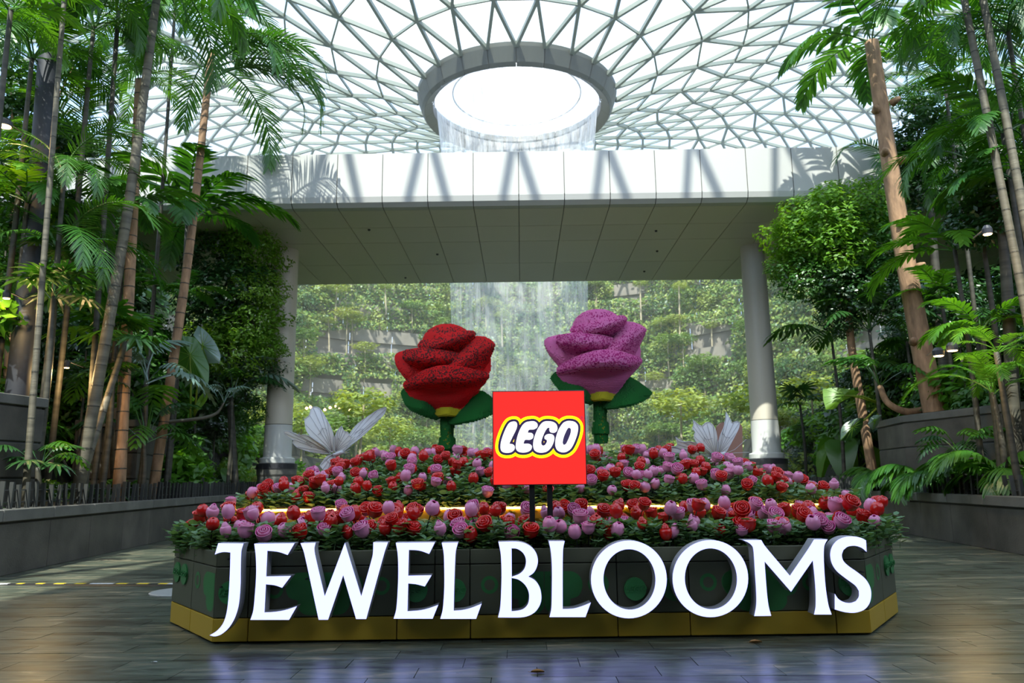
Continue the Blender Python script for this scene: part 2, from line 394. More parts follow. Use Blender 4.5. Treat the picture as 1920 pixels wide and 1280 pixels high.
for i in range(len(RADS)-1):
    n0, n1 = NSEG[i], NSEG[i+1]
    if n0 == n1:
        for j in range(n0):
            if i % 2 == 0: a, b = node(i+1, j-1), node(i+1, j)
            else: a, b = node(i+1, j), node(i+1, j+1)
            p, p2 = node(i, j), node(i, j+1)
            rib(p, a); rib(p, b)
            panes.append((p, a, b)); panes.append((p, b, p2))
    else:      # the grid doubles
        for j in range(n0):
            p, p2 = node(i, j), node(i, j+1)
            off0 = (.5 if i % 2 else 0); off1 = (.5 if (i+1) % 2 else 0)
            base = int(round(2*(j+off0)-off1-.01))
            k = [node(i+1, base+q) for q in (-0, 1, 2)] if abs(2*(j+off0)-off1-base) < .01 else [node(i+1, base+q) for q in (0, 1, 2)]
            for q in k: rib(p, q)
            panes.append((p, k[0], k[1])); panes.append((p, k[1], k[2])); panes.append((p, k[2], p2))
    for j in range(n1): rib(node(i+1, j), node(i+1, j+1), .06, .22)
ribs.build('rib_lattice', M_STEEL, roof) if 0 else None
ribo = bpy.data.objects.new('rib_lattice', ribs.mesh('rib_lattice', M_STEEL)); COL.objects.link(ribo); ribo.parent = roof; ribo['kind'] = 'stuff'
def glassmat():
    m = bpy.data.materials.new('roof_glass'); m.use_nodes = True; nt = m.node_tree; nt.nodes.clear()
    o = N(nt, 'ShaderNodeOutputMaterial'); t = N(nt, 'ShaderNodeBsdfTransparent'); t.inputs[0].default_value = (.76, .84, .87, 1)
    d = N(nt, 'ShaderNodeBsdfDiffuse'); d.inputs[0].default_value = (.8, .85, .86, 1)
    gl = N(nt, 'ShaderNodeBsdfGlossy', i_Roughness=.15); m1 = N(nt, 'ShaderNodeMixShader'); m1.inputs[0].default_value = .06
    m2 = N(nt, 'ShaderNodeMixShader'); m2.inputs[0].default_value = .05
    nt.links.new(t.outputs[0], m1.inputs[1]); nt.links.new(d.outputs[0], m1.inputs[2])
    nt.links.new(m1.outputs[0], m2.inputs[1]); nt.links.new(gl.outputs[0], m2.inputs[2]); nt.links.new(m2.outputs[0], o.inputs[0]); return m
M_GLASS = glassmat()
def scr(p):
    q = Vector(p)+OC-EYEV; z = q.dot(CF)
    return None if z < 1 else (960+FPX*q.dot(CR)/z, 640-FPX*q.dot(CU)/z)
vis = []; hid = []
for t in panes:
    pr = [scr(p) for p in t]; ar = 0
    if all(pr):
        c = (sum(q[0] for q in pr)/3, sum(q[1] for q in pr)/3)
        if 150 < c[0] < 1750 and 0 < c[1] < 285:
            ar = abs((pr[1][0]-pr[0][0])*(pr[2][1]-pr[0][1])-(pr[1][1]-pr[0][1])*(pr[2][0]-pr[0][0]))
    (vis if ar > 0 else hid).append((ar, t))
vis.sort(key=lambda q: -q[0]); hid += vis[300:]; vis = vis[:300]
UPV = Vector((0, 0, .02))
for ar, t in vis:
    me = bpy.data.meshes.new('glass_pane'); me.from_pydata([tuple(p+UPV) for p in t], [], [(0, 1, 2)]); me.materials.append(M_GLASS)
    part('glass_pane', me, roof)
q = MB()
for ar, t in hid: q.add([p+UPV for p in t], [(0, 1, 2)])
o = bpy.data.objects.new('glass_panes', q.mesh('glass_panes', M_GLASS)); COL.objects.link(o); o.parent = roof; o['kind'] = 'stuff'

# oculus ring: clad segments outside and inside
ZL = P(969, 123, 55-6.6).z
oc = thing('oculus_ring', 'dark clad ring around the round roof opening above the waterfall', 'ring', (OC.x, OC.y, ZL))
zo = 31.0-.12-ZL
for k in range(24):
    a0, a1 = 2*math.pi*(k+.012)/24+math.pi/2, 2*math.pi*(k+.988)/24+math.pi/2
    for nm, pr in (('outer_panel', [(7.85, zo+.3), (7.8, zo), (7.45, zo-1.0), (7.25, zo-1.25)]), ('soffit_panel', [(7.23, zo-1.26), (6.6, 0.0)]), ('inner_panel', [(6.58, .0), (6.45, .5), (6.7, zo+.3)])):
        m = MB(); m.lathe(pr, (0, 0, 0), 5, 0, a0, a1)
        o = bpy.data.objects.new(nm, m.mesh(nm, M_RING, False)); COL.objects.link(o); o.parent = oc
m = MB(); m.lathe([(7.7, zo+.2), (7.7, zo-.1), (7.3, zo-1.0), (6.7, .2), (6.75, zo+.2)], (0, 0, 0), 72)
o = bpy.data.objects.new('backing', m.mesh('backing', M_JOINT)); COL.objects.link(o); o.parent = oc
m = MB(); m.lathe([(5.0, 1.3), (5.1, 1.3), (5.1, 1.4), (5.0, 1.4), (5.0, 1.3)], (0, 0, 0), 72)
o = bpy.data.objects.new('water_pipe', m.mesh('water_pipe', M_WHITE)); COL.objects.link(o); o.parent = oc

# waterfall
def watermat():
    m = bpy.data.materials.new('falling_water'); m.use_nodes = True; nt = m.node_tree; nt.nodes.clear()
    o = N(nt, 'ShaderNodeOutputMaterial'); t = N(nt, 'ShaderNodeBsdfTransparent')
    d = N(nt, 'ShaderNodeBsdfDiffuse'); d.inputs[0].default_value = (.95, .96, .96, 1); tl = N(nt, 'ShaderNodeBsdfTranslucent'); tl.inputs[0].default_value = (.95, .96, .96, 1)
    mm = N(nt, 'ShaderNodeMixShader'); nt.links.new(d.outputs[0], mm.inputs[1]); nt.links.new(tl.outputs[0], mm.inputs[2])
    tc = N(nt, 'ShaderNodeTexCoord'); mp = N(nt, 'ShaderNodeMapping'); mp.inputs['Scale'].default_value = (1.0, 1.0, .05)
    nt.links.new(tc.outputs['Object'], mp.inputs['Vector'])
    n = N(nt, 'ShaderNodeTexNoise', i_Scale=2.6, i_Detail=8.0, i_Roughness=.75); nt.links.new(mp.outputs[0], n.inputs['Vector'])
    r = N(nt, 'ShaderNodeMapRange'); r.inputs['From Min'].default_value = .38; r.inputs['From Max'].default_value = .72
    r.inputs['To Min'].default_value = .05; r.inputs['To Max'].default_value = .42; nt.links.new(n.outputs['Fac'], r.inputs['Value'])
    sx = N(nt, 'ShaderNodeSeparateXYZ'); nt.links.new(tc.outputs['Object'], sx.inputs[0])      # the sheet is denser where it leaves the lip
    r3 = N(nt, 'ShaderNodeMapRange'); r3.inputs['From Min'].default_value = 14; r3.inputs['From Max'].default_value = 29; r3.inputs['To Min'].default_value = 1; r3.inputs['To Max'].default_value = 2.2
    nt.links.new(sx.outputs['Z'], r3.inputs['Value']); mu = N(nt, 'ShaderNodeMath', operation='MULTIPLY', use_clamp=True); nt.links.new(r.outputs[0], mu.inputs[0]); nt.links.new(r3.outputs[0], mu.inputs[1])
    m2 = N(nt, 'ShaderNodeMixShader'); nt.links.new(mu.outputs[0], m2.inputs[0]); nt.links.new(t.outputs[0], m2.inputs[1]); nt.links.new(mm.outputs[0], m2.inputs[2])
    nt.links.new(m2.outputs[0], o.inputs[0]); return m
M_WATER = watermat()
q = MB(); q.lathe([(4.9, 0), (4.95, 6), (5.05, 12), (5.25, 18), (5.7, 24), (6.1, 28), (6.35, ZL+.3)], (0, 0, 0), 120)
o = q.build('waterfall', M_WATER, None, True); o.location = OC; tag(o, 'white indoor waterfall dropping from the round roof opening', 'waterfall', kind='stuff')
q = MB(); q.lathe([(0, .05), (12, .05)], (0, 0, 0), 48); o = q.build('pool_water', mat('pool_water', (.08, .12, .11), .08)); o.location = OC; o['kind'] = 'structure'

# ------------------------------------------------------------------ terraces round the waterfall
valley = struct('terraced_valley')
TR = [(21.5+1.55*k, 3.1*k) for k in range(9)]
for k, (r, z) in enumerate(TR):
    a0, a1 = (math.radians(-35), math.radians(215)) if k < 4 else (math.radians(-5), math.radians(185))
    q = MB(); q.lathe([(r+1.8, z+1.9), (r+.3, z+1.9)], OC, 60, 0, a0, a1); q.build('bed', M_SOIL, valley)
    nb = 20
    for j in range(nb):
        b0, b1 = a0+(a1-a0)*(j+.004)/nb, a0+(a1-a0)*(j+.996)/nb
        q = MB(); q.lathe([(r+.25, z-1.2), (r+.25, z+.7), (r, z+.72), (r, z+2.1), (r+.3, z+2.1), (r+.3, z+1.8)], OC, 5, 0, b0, b1); q.build('retaining_panel', M_TERR, valley)

# added drum blocking low sky light under the foot of the roof, and the damp haze of the waterfall valley
q = MB(); q.lathe([(57.2, -.3), (57.2, 8.0)], OC, 72); q.build('wall_drum', mat('drum_wall', (.10, .12, .085), .8))['kind'] = 'structure'
def hazemat(dens):
    m = bpy.data.materials.new('haze'); m.use_nodes = True; nt = m.node_tree; nt.nodes.clear(); o = N(nt, 'ShaderNodeOutputMaterial')
    v = N(nt, 'ShaderNodeVolumeScatter'); v.inputs['Color'].default_value = (1, .97, .84, 1); v.inputs['Density'].default_value = dens; v.inputs['Anisotropy'].default_value = .0
    nt.links.new(v.outputs[0], o.inputs['Volume']); return m
q = MB(); q.lathe([(0, .1), (33.5, .1), (33.5, 27), (0, 27)], (OC.x, OC.y+3, 0), 32)
o = q.build('waterfall_mist', hazemat(.0024)); tag(o, 'thin bright mist hanging in the waterfall valley', 'mist', kind='stuff')
cy.volume_bounces = 0; cy.volume_step_rate = 4
# ------------------------------------------------------------------ flower bed plinth
UP = Vector((0, 0, 1))
def frame(a, b):
    a = Vector((a[0], a[1], 0)); b = Vector((b[0], b[1], 0)); d = (b-a).normalized(); n = Vector((d.y, -d.x, 0))
    L = (b-a).length
    def to3(s, z, off=0.0): return a + d*s + UP*z + n*off
    def un(px, py, off=0.0):
        v = ray(px, py); q = a+n*off; t = (q-EYEV).dot(n)/v.dot(n); w = EYEV+v*t-q
        return (w.dot(d), w.z+q.z)
    return to3, un, L
FL, FR, BL, BR = G(397, 1207), G(1634, 1190), G(318, 1168), G(1685, 1150)
BL2, BR2 = Vector((-3.75, 12.2, 0)), Vector((4.05, 12.4, 0))
M_GOLD = mat('gold_panel', (.58, .37, .030), .38, objrand=.05)
M_GREEN = mat('olive_panel', (.105, .108, .066), .42, objrand=.08)
M_PRINT = mat('green_print', (.045, .22, .060), .4)
M_STUD = mat('green_stud', (.045, .24, .070), .35)
M_GLOWF = mat('letter_face', (.25, .25, .25), .5, emit=(.35, .38, 1.0), es=1.9)
M_RETURN = mat('letter_return', (.36, .36, .38), .45)
M_BLACK = mat('black_post', (.012, .012, .013), .4)
plinth = thing('flower_bed_plinth', 'low olive and gold panelled plinth holding the front roses', 'plinth', (0.18, 9.6, 0))
toF, unF, LF = frame(FL, FR)
ZG, ZM, ZP = unF(398, 1159)[1], unF(404, 1063)[1], unF(406, 1034)[1]
def panels(to3, joints, z0, z1, m, name, th=.05):
    for a, b in zip(joints[:-1], joints[1:]):
        q = MB(); g = .004
        c = [to3(s, z, o) for o in (0, -th) for s, z in ((a+g, z0+g), (b-g, z0+g), (b-g, z1-g), (a+g, z1-g))]
        q.add(c, [(0, 1, 2, 3), (7, 6, 5, 4), (0, 4, 5, 1), (1, 5, 6, 2), (2, 6, 7, 3), (3, 7, 4, 0)])
        bevel(q.build(name, m, plinth), .006, 2)
jg = [0]+[unF(x, 1175)[0] for x in (465, 744, 882, 1159, 1295, 1569)]+[LF]
jm = [0]+[unF(x, 1100)[0] for x in (467, 815, 881, 1157, 1292, 1565)]+[LF]
panels(toF, jg, 0.012, ZG, M_GOLD, 'gold_panel'); panels(toF, jm, ZG, ZM, M_GREEN, 'green_panel'); panels(toF, jm, ZM, ZP, M_GREEN, 'top_panel')
def side(a, b, n):
    t, u, L = frame(a, b); j = [L*i/n for i in range(n+1)]
    panels(t, j, .012, ZG, M_GOLD, 'gold_panel'); panels(t, j, ZG, ZM, M_GREEN, 'green_panel'); panels(t, j, ZM, ZP, M_GREEN, 'top_panel')
    return t, u, L
tL, uL, LL = side(BL, FL, 2); tR, uR, LR = side(FR, BR, 2)
side(BL2, BL, 4); side(BR, BR2, 4); side(BR2, BL2, 6)
ring = [FL, FR, BR, BR2, BL2, BL]; ctr = Vector((.18, 9.6, 0))
ins = [ctr+(p-ctr)*(1-.03/(p-ctr).length*1.2) for p in ring]
q = MB(); q.prism([(p.x, p.y) for p in ins], 0.0, ZP-.06); q.build('core', M_SOIL, plinth)
# raised studs with embossed lettering, printed rings and printed flower shapes
def circ(cx, cz, r, n=28): return [(cx+r*math.cos(2*math.pi*i/n), cz+r*math.sin(2*math.pi*i/n)) for i in range(n)]
def solid(name, loops, to3, o0, o1, m, parent, face_m=None):
    q = MB()
    q.flat(loops, to3, o1)
    for l in loops: q.rim(l, to3, o0, o1, 0)
    o = q.build(name, m, parent); return o
def text_mesh(name, body, size, ext, m, parent, to3, cx, cz, off, shear=.25):
    cu = bpy.data.curves.new('t', 'FONT'); cu.body = body; cu.size = size; cu.extrude = ext; cu.shear = shear
    cu.align_x = 'CENTER'; cu.align_y = 'CENTER'; cu.resolution_u = 2; cu.offset = size*.012
    ob = bpy.data.objects.new('t', cu); me = bpy.data.meshes.new_from_object(ob)
    bpy.data.objects.remove(ob)
    r = parent
    while r.parent: r = r.parent
    for v in me.vertices: v.co = to3(cx+v.co.x, cz+v.co.y, off+v.co.z) - r.location
    me.name = name; me.materials.clear(); me.materials.append(m)
    o = bpy.data.objects.new(name, me); COL.objects.link(o); o.parent = parent; return o
def stud(to3, cx, cz, r=.1, txt=True, h=.035):
    o = solid('stud', [circ(cx, cz, r)], to3, -.002, h, M_STUD, plinth)
    if txt: text_mesh('embossed_lettering', 'LEGO', r*.78, .009, M_STUD, o, to3, cx, cz, h+.001)
for px, py in ((433, 1110), (781, 1106), (853, 1106), (1190, 1103), (1262, 1103), (1592, 1095)): stud(toF, *unF(px, py))
stud(toF, *unF(1614, 1094)) if 0 else None
def ringp(to3, cx, cz, r=.078):
    a, b = circ(cx, cz, r), circ(cx, cz, r*.62)[::-1]
    q = MB(); n = len(a); vs = [to3(x, z, .002) for x, z in a]+[to3(x, z, .002) for x, z in b[::-1]]
    q.add(vs, [(i, (i+1) % n, n+(i+1) % n, n+i) for i in range(n)]); q.build('printed_ring', M_PRINT, plinth)
for px, py in ((515, 1105), (715, 1098), (918, 1096), (1328, 1091), (1520, 1091)): ringp(toF, *unF(px, py))
for px, py in ((1122, 1094), (1372, 1090)):
    q = MB(); q.flat([circ(*unF(px, py), .095)], toF, .002); q.build('printed_dot', M_PRINT, plinth)
HALF = [(.015, 0), (1.0, 0), (1.32, -.18), (1.42, -.5), (1.28, -.86), (.96, -.98), (.93, -1.22), (.76, -1.43), (.45, -1.5), (.15, -1.42), (.015, -1.2)]
def flowerp(to3, cx, cz, k, sides=(1, -1)):
    for s in sides:
        l = smooth_poly([(cx+s*x*k, cz+y*k) for x, y in HALF], True, 60)
        if s < 0: l = l[::-1]
        q = MB(); q.flat([l], to3, .002); q.build('printed_flower', M_PRINT, plinth)
for px, py in ((609, 1073), (1020, 1071), (1424, 1066)):
    c = unF(px, py); flowerp(toF, c[0], c[1], .245)
for t, u, sg in ((tL, LL, 1), (tR, LR, -1)):
    c = (lambda f: f*u if sg > 0 else (1-f)*u)
    stud(t, c(.13), .52, .1, True, .015); stud(t, c(.31), .52, .1, True, .015); ringp(t, c(.62), .50)
    flowerp(t, c(.99 if sg > 0 else 1.0), .60, .225, (-1,) if sg > 0 else (1,))

# ------------------------------------------------------------------ illuminated letters
OFF = .20
def c1(p): return (380+p[0]/3.692, 990+p[1]/3.692)
def c2(p): return (880+p[0]/4.923, 990+p[1]/4.923)
def c3(p): return (1240+p[0]/4.174, 990+p[1]/4.174)
def ell(cx, cy, rx, ry, rot=0, n=56):
    r = []
    for i in range(n):
        a = 2*math.pi*i/n; x, y = rx*math.cos(a), ry*math.sin(a)
        r.append((cx+x*math.cos(rot)-y*math.sin(rot), cy+x*math.sin(rot)+y*math.cos(rot)))
    return r
LET = [
 ('J', c1, [[(108,103),(283,105),(268,160),(264,280),(262,400),(250,530),(222,622),(180,690),(130,733),(85,748),(48,741),(100,708),(140,660),(162,600),(175,520),(184,400),(190,260),(192,168),(150,164),(115,170),(84,182)]]),
 ('E', c1, [[(357,107),(637,103),(588,185),(540,168),(500,160),(448,156),(440,333),(612,330),(550,412),(500,395),(438,388),(428,582),(500,578),(570,566),(652,540),(598,634),(330,634),(350,570),(362,450),(370,320),(368,200)]]),
 ('W', c1, [[(677,103),(782,100),(774,140),(780,190),(845,470),(985,100),(1098,470),(1174,200),(1180,150),(1181,97),(1283,97),(1258,170),(1132,628),(1062,628),(973,325),(868,633),(803,633),(702,170)]]),
 ('E', c1, [[(1337,100),(1608,97),(1568,178),(1520,160),(1480,152),(1428,150),(1423,328),(1585,325),(1538,403),(1480,388),(1423,382),(1418,574),(1500,568),(1560,555),(1631,530),(1592,626),(1322,626),(1340,560),(1350,430),(1354,300),(1350,180)]]),
 ('L', c1, [[(1655,100),(1768,98),(1752,160),(1746,270),(1741,420),(1738,570),(1800,565),(1860,550),(1931,522),(1893,627),(1645,627),(1662,560),(1672,420),(1672,270),(1668,170)]]),
 ('B', c2, [[(268,125),(430,122),(505,135),(570,170),(615,225),(633,295),(622,360),(592,412),(545,445),(605,480),(645,535),(663,600),(663,670),(640,730),(600,778),(540,810),(470,823),(265,823),(284,740),(293,600),(297,420),(290,240)],
             [(390,185),(440,190),(490,222),(518,270),(522,325),(505,378),(462,420),(392,447)], [(390,458),(455,475),(512,520),(545,580),(552,640),(540,700),(500,743),(445,760),(390,765)]]),
 ('L', c2, [[(733,118),(880,118),(866,190),(862,330),(862,745),(960,740),(1040,718),(1122,685),(1072,820),(740,820),(757,740),(762,550),(762,350),(752,210)]]),
 ('O', c2, [ell(1473,472,350,359), ell(1478,472,240,279,-.07)]),
 ('O', c3, [ell(384,394,296,302), ell(388,395,204,238,-.07)]),
 ('M', c3, [[(637,92),(782,92),(812,140),(1006,371),(1150,160),(1195,87),(1301,87),(1275,140),(1272,250),(1285,450),(1308,600),(1333,675),(1195,675),(1207,610),(1207,500),(1198,370),(1185,252),(1015,497),(808,260),(818,400),(828,520),(840,610),(860,685),(727,687),(742,600),(742,500),(732,340),(718,155),(690,118)]]),
 ('S', c3, [[(1602,95),(1607,185),(1570,155),(1520,138),(1462,143),(1425,170),(1413,210),(1425,255),(1465,295),(1540,348),(1600,400),(1634,460),(1643,520),(1630,585),(1590,635),(1520,660),(1440,657),(1357,635),(1357,512),(1385,552),(1430,578),(1480,584),(1522,570),(1545,535),(1546,490),(1518,448),(1440,390),(1370,332),(1332,268),(1322,200),(1338,140),(1380,92),(1445,66),(1520,65),(1570,78)]]),
]
ORD = ['first letter of the first word', 'first E of the sign, right of the J', 'third letter of the first word', 'second E of the sign, right of the W', 'last letter of the first word', 'first letter of the second word',
       'second L of the sign, right of the B', 'first O of the sign', 'second O of the sign, left of the M', 'last but one letter of the sign', 'last letter of the sign']
for (ch, cf, loops), od in zip(LET, ORD):
    L2 = []
    for i, l in enumerate(loops):
        l = smooth_poly(l, True, 34, 5) if ch != 'O' else l
        L2.append([unF(*cf(p), OFF) for p in l])
    c = toF(sum(p[0] for p in L2[0])/len(L2[0]), min(p[1] for p in L2[0]), OFF)
    t = thing('illuminated_letter', f'glowing white capital {ch}, {od}', 'letter', c, 'illuminated letters in front of the plinth')
    q = MB(); q.flat(L2, toF, OFF); q.build('face', M_GLOWF, t)
    q = MB()
    for l in L2: q.rim(l, toF, OFF-.14, OFF-.003)
    q.flat(L2, toF, OFF-.14); q.build('return', M_RETURN, t, False)
    q = MB(); xs = [p[0] for p in L2[0]]; zs = [p[1] for p in L2[0]]
    for s, z in ((L2[0][0][0]+.05, max(zs)-.15), (L2[0][-1][0]+.02, (max(zs)+min(zs))/2)) if ch not in 'O' else ((min(xs)+.05, (max(zs)+min(zs))/2), (max(xs)-.05, (max(zs)+min(zs))/2)):
        q.tube([toF(s, z, OFF-.13), toF(s, z, -.01)], .008, 8)
    q.build('standoff', M_DARKM, t)

# ------------------------------------------------------------------ red square light box on two posts
Yb = 7.32; a, b = P(923, 733, Yb), P(1096, 731, Yb); a2, b2 = P(924, 910, Yb), P(1101, 908, Yb)
toB, unB, LB = frame((min(a.x, a2.x), Yb), (max(b.x, b2.x), Yb))
ZB0, ZB1 = a2.z, a.z
box = thing('light_box_sign', 'square red light box sign with white lettering on two black posts', 'sign', (a.x+LB/2, Yb, ZP-.1))
Lb = LB
q = MB(); q.box((a.x, Yb, ZB0), (a.x+Lb, Yb+.11, ZB1)); bevel(q.build('casing', M_DARKM, box), .006, 2)
def em(name, c, e): return mat(name, c, .35, emit=c, es=e)
M_LR, M_LY, M_LD, M_LW = em('sign_red', (.93, .022, .018), .95), em('sign_yellow', (1, .80, .01), .85), em('sign_dark', (.045, .035, .10), .6), em('sign_white', (1, 1, 1), .8)
q = MB(); q.flat([[(.009, ZB0+.009), (Lb-.009, ZB0+.009), (Lb-.009, ZB1-.009), (.009, ZB1-.009)]], toB, .002); q.build('red_face', M_LR, box)
def cs(p): return unB(900+p[0]/6.4, 720+p[1]/6.4)
LG = [[[(400,447),(432,453),(447,482),(438,535),(395,625),(352,714),(395,722),(418,750),(410,788),(375,817),(320,825),(268,812),(247,775),(250,700),(280,600),(320,510),(355,462)]],
      [[(600,446),(655,447),(690,478),(685,520),(645,544),(590,548),(572,582),(620,586),(641,612),(632,650),(595,669),(540,670),(522,714),(590,716),(622,742),(615,782),(580,810),(520,822),(460,810),(430,770),(434,690),(460,590),(500,505),(545,460)]],
      [[(800,444),(870,450),(915,480),(930,530),(915,570),(880,585),(842,575),(830,548),(835,524),(810,527),(780,570),(750,640),(735,700),(745,732),(775,732),(800,697),(800,672),(775,655),(776,625),(802,602),(850,598),(885,617),(892,662),(870,730),(830,788),(780,817),(710,822),(655,795),(637,740),(645,660),(680,560),(725,485),(760,453)]],
      [[(1085,441),(1140,455),(1175,500),(1172,580),(1140,680),(1095,768),(1040,811),(980,818),(925,790),(902,730),(910,640),(945,540),(995,467),(1040,444)], [(1070,523),(1090,542),(1084,595),(1055,670),(1030,717),(1005,730),(992,703),(1003,640),(1035,562),(1055,530)]]]
def buffer_mesh(q, loops, r, off):
    """outline grown by r: the filled shape plus a round-ended stroke along its edge"""
    q.flat(loops[:1], toB, off)
    l = loops[0]; n = len(l)
    for i in range(n):
        a, b = Vector(l[i]), Vector(l[(i+1) % n]); d = b-a
        if d.length < 1e-7: continue
        w = Vector((-d.y, d.x)).normalized()*r
        q.add([toB(*(a-w), off), toB(*(b-w), off), toB(*(b+w), off), toB(*(a+w), off)], [(0, 1, 2, 3)])
        c = circ(a.x, a.y, r, 14); q.add([toB(x, z, off) for x, z in c], [tuple(range(14))])
kpx = 1/6.4*(unB(1000, 800)[0]-unB(999, 800)[0])
LGs = [[[cs(p) for p in smooth_poly(l, True, 75, 4)] for l in g] for g in LG]
for nm, r, off, m in (('yellow_outline', 62*kpx, .004, M_LY), ('dark_outline', 29*kpx, .006, M_LD)):
    q = MB()
    for g in LGs: buffer_mesh(q, g, r, off)
    q.build(nm, m, box)
for g in LGs:
    q = MB(); q.flat(g, toB, .008); q.build('white_letter', M_LW, box)
c = cs((1226, 407)); q = MB(); A_, B_ = circ(*c, 25*kpx), circ(*c, 20*kpx)
q.add([toB(x, z, .004) for x, z in A_]+[toB(x, z, .004) for x, z in B_], [(i, (i+1) % 28, 28+(i+1) % 28, 28+i) for i in range(28)]); q.build('registered_mark', M_LD, box)
text_mesh('registered_mark', 'R', 36*kpx, .0005, M_LD, box, toB, c[0], c[1], .004, 0)
for px in (998, 1031.5):
    x = P(px, 960, Yb+.05).x; q = MB(); q.box((x-.026, Yb+.03, ZP-.1), (x+.026, Yb+.09, ZB0+.01)); bevel(q.build('post', M_BLACK, box), .004, 1)

# ------------------------------------------------------------------ raised second tier with light strip
TF0, TF1 = P(492, 952, 8.45), P(1532, 945, 8.6)
ZT2 = (TF0.z+TF1.z)/2
tier_poly = [(TF0.x, 8.45), (TF1.x, 8.6), (TF1.x+.55, 9.2), (TF1.x+.45, 11.9), (TF0.x-.45, 11.8), (TF0.x-.55, 9.05)]
tier = thing('raised_flower_bed', 'raised second flower bed with gold band and warm light strip', 'plinth', (.2, 10, ZP))
M_LED = mat('warm_led', (1, .6, .2), .4, emit=(1, .50, .12), es=6)
q = MB(); q.prism([(x, y) for x, y in tier_poly], ZP-.05, ZT2-.03); bevel(q.build('gold_body', M_GOLD, tier), .01, 1)
q = MB(); q.prism([(x*.97+.005, y*.97+.3) for x, y in tier_poly], ZT2-.03, ZT2+.02); q.build('soil', M_SOIL, tier)
for (xa, ya), (xb, yb) in [(tier_poly[i], tier_poly[(i+1) % 6]) for i in (5, 0, 1)]:
    q = MB(); q.tube([(xa, ya-.012, ZT2-.015), (xb, yb-.012, ZT2-.015)], .014, 6); q.build('light_strip', M_LED, tier)

# ------------------------------------------------------------------ toy brick roses
def rose_mesh(kind, m_out, m_rim, seed):
    rr = random.Random(seed); q = MB()
    def petal(a, span, prof, flare=0, nu=5, rimrows=1):
        vs = []; nv = len(prof)
        for v, (r, z) in enumerate(prof):
            for u in range(nu+1):
                t = u/nu*2-1; an = a+t*span/2; drop = (t*t)*.22*(v/(nv-1))
                rad = r*(1-.06*abs(t))
                vs.append((rad*math.cos(an), rad*math.sin(an), z-drop))
        b = len(q.v); q.v += vs
        for v in range(nv-1):
            for u in range(nu):
                q.f.append((b+v*(nu+1)+u, b+v*(nu+1)+u+1, b+(v+1)*(nu+1)+u+1, b+(v+1)*(nu+1)+u)); q.m.append(1 if v >= nv-1-rimrows else 0)
    q.lathe([(.02, -1.0), (.35, -.95), (.7, -.6), (.85, -.1), (.8, .4), (.6, .6), (.02, .55)], (0, 0, 0), 12)
    if kind == 'open':
        for k in range(5): petal(2*math.pi*k/5+rr.random()*.3, 1.7, [(.5, -.9), (.92, -.45), (1.04, .1), (1.0, .5), (1.12, .68), (1.06, .70), (.92, .55)])
        for k in range(4): petal(2*math.pi*k/4+.5, 1.9, [(.8, .0), (.8, .5), (.78, .82), (.70, .84), (.64, .6)])
        for k in range(3): petal(2*math.pi*k/3+.2, 2.3, [(.5, .3), (.5, .75), (.48, .95), (.40, .96), (.36, .7)])
        petal(0, 6.2, [(.22, .4), (.22, .95), (.12, 1.0), (.06, .8)], 0, 8)
    elif kind == 'tulip':
        for k in range(4): petal(2*math.pi*k/4+rr.random()*.3, 1.9, [(.45, -.95), (.9, -.5), (.98, .0), (.86, .5), (.55, .92), (.46, .90), (.5, .6)])
        for k in range(3): petal(2*math.pi*k/3+.5, 2.2, [(.7, .3), (.6, .75), (.36, .98), (.28, .92)])
    else:
        for k in range(3): petal(2*math.pi*k/3, 2.4, [(.35, -1.0), (.66, -.5), (.72, .1), (.56, .7), (.30, 1.15), (.2, 1.12)])
        petal(1, 6.2, [(.5, .3), (.4, .8), (.2, 1.25), (.08, 1.2)], 0, 8)
    return q.mesh('rose_'+kind, [m_out, m_rim], True)
M_RRED = mat('red_petal', (.62, .008, .006), .22, spec=.6); M_RRED2 = mat('red_petal_rim', (.75, .02, .012), .2, spec=.6)
M_RPNK = mat('pink_petal', (.78, .28, .47), .28, spec=.5); M_RPNK2 = mat('magenta_rim', (.60, .03, .24), .28)
M_STEM = mat('black_stem', (.012, .014, .012), .4)
kinds = [('open', 1), ('open', 2), ('tulip', 3), ('tulip', 4), ('bud', 5)]
RM = {'red': [rose_mesh(k, M_RRED, M_RRED2, s) for k, s in kinds], 'pink': [rose_mesh(k, M_RPNK, M_RPNK2, s) for k, s in kinds]}
stm = MB(); stm.tube([(0, 0, -.95), (.05, .03, -2.2), (0, 0, -4.6)], [.09, .08, .08], 5); STM = stm.mesh('stem', M_STEM)
rr = random.Random(11)
def place_rose(x, y, z, col, where, r, tilt=.35):
    me = rr.choices(RM[col], [4, 3, 3, 2, 1.2])[0]
    o = bpy.data.objects.new(f'{col}_rose', me); COL.objects.link(o)
    o.location = (x, y, z); o.scale = (r, r, r*rr.uniform(.9, 1.1))
    o.rotation_euler = (rr.uniform(.1, .95) if me.name.startswith('rose_open') else rr.uniform(0, .5), rr.uniform(-tilt, tilt), rr.uniform(0, 6.28))
    o.rotation_mode = 'ZYX'
    tag(o, f'glossy {col} toy rose in the {where}', 'rose', f'{col} roses in the {where}')
    part('stem', STM, o)
def scatter(n, gen, dmin):
    pts = []; tries = 0
    while len(pts) < n and tries < n*60:
        p = gen(); tries += 1
        if all((p[0]-q[0])**2+(p[1]-q[1])**2+((p[2]-q[2])*.8)**2 > dmin*dmin for q in pts): pts.append(p)
    return pts
posts_x = [P(px, 960, Yb+.05).x for px in (998, 1031.5)]
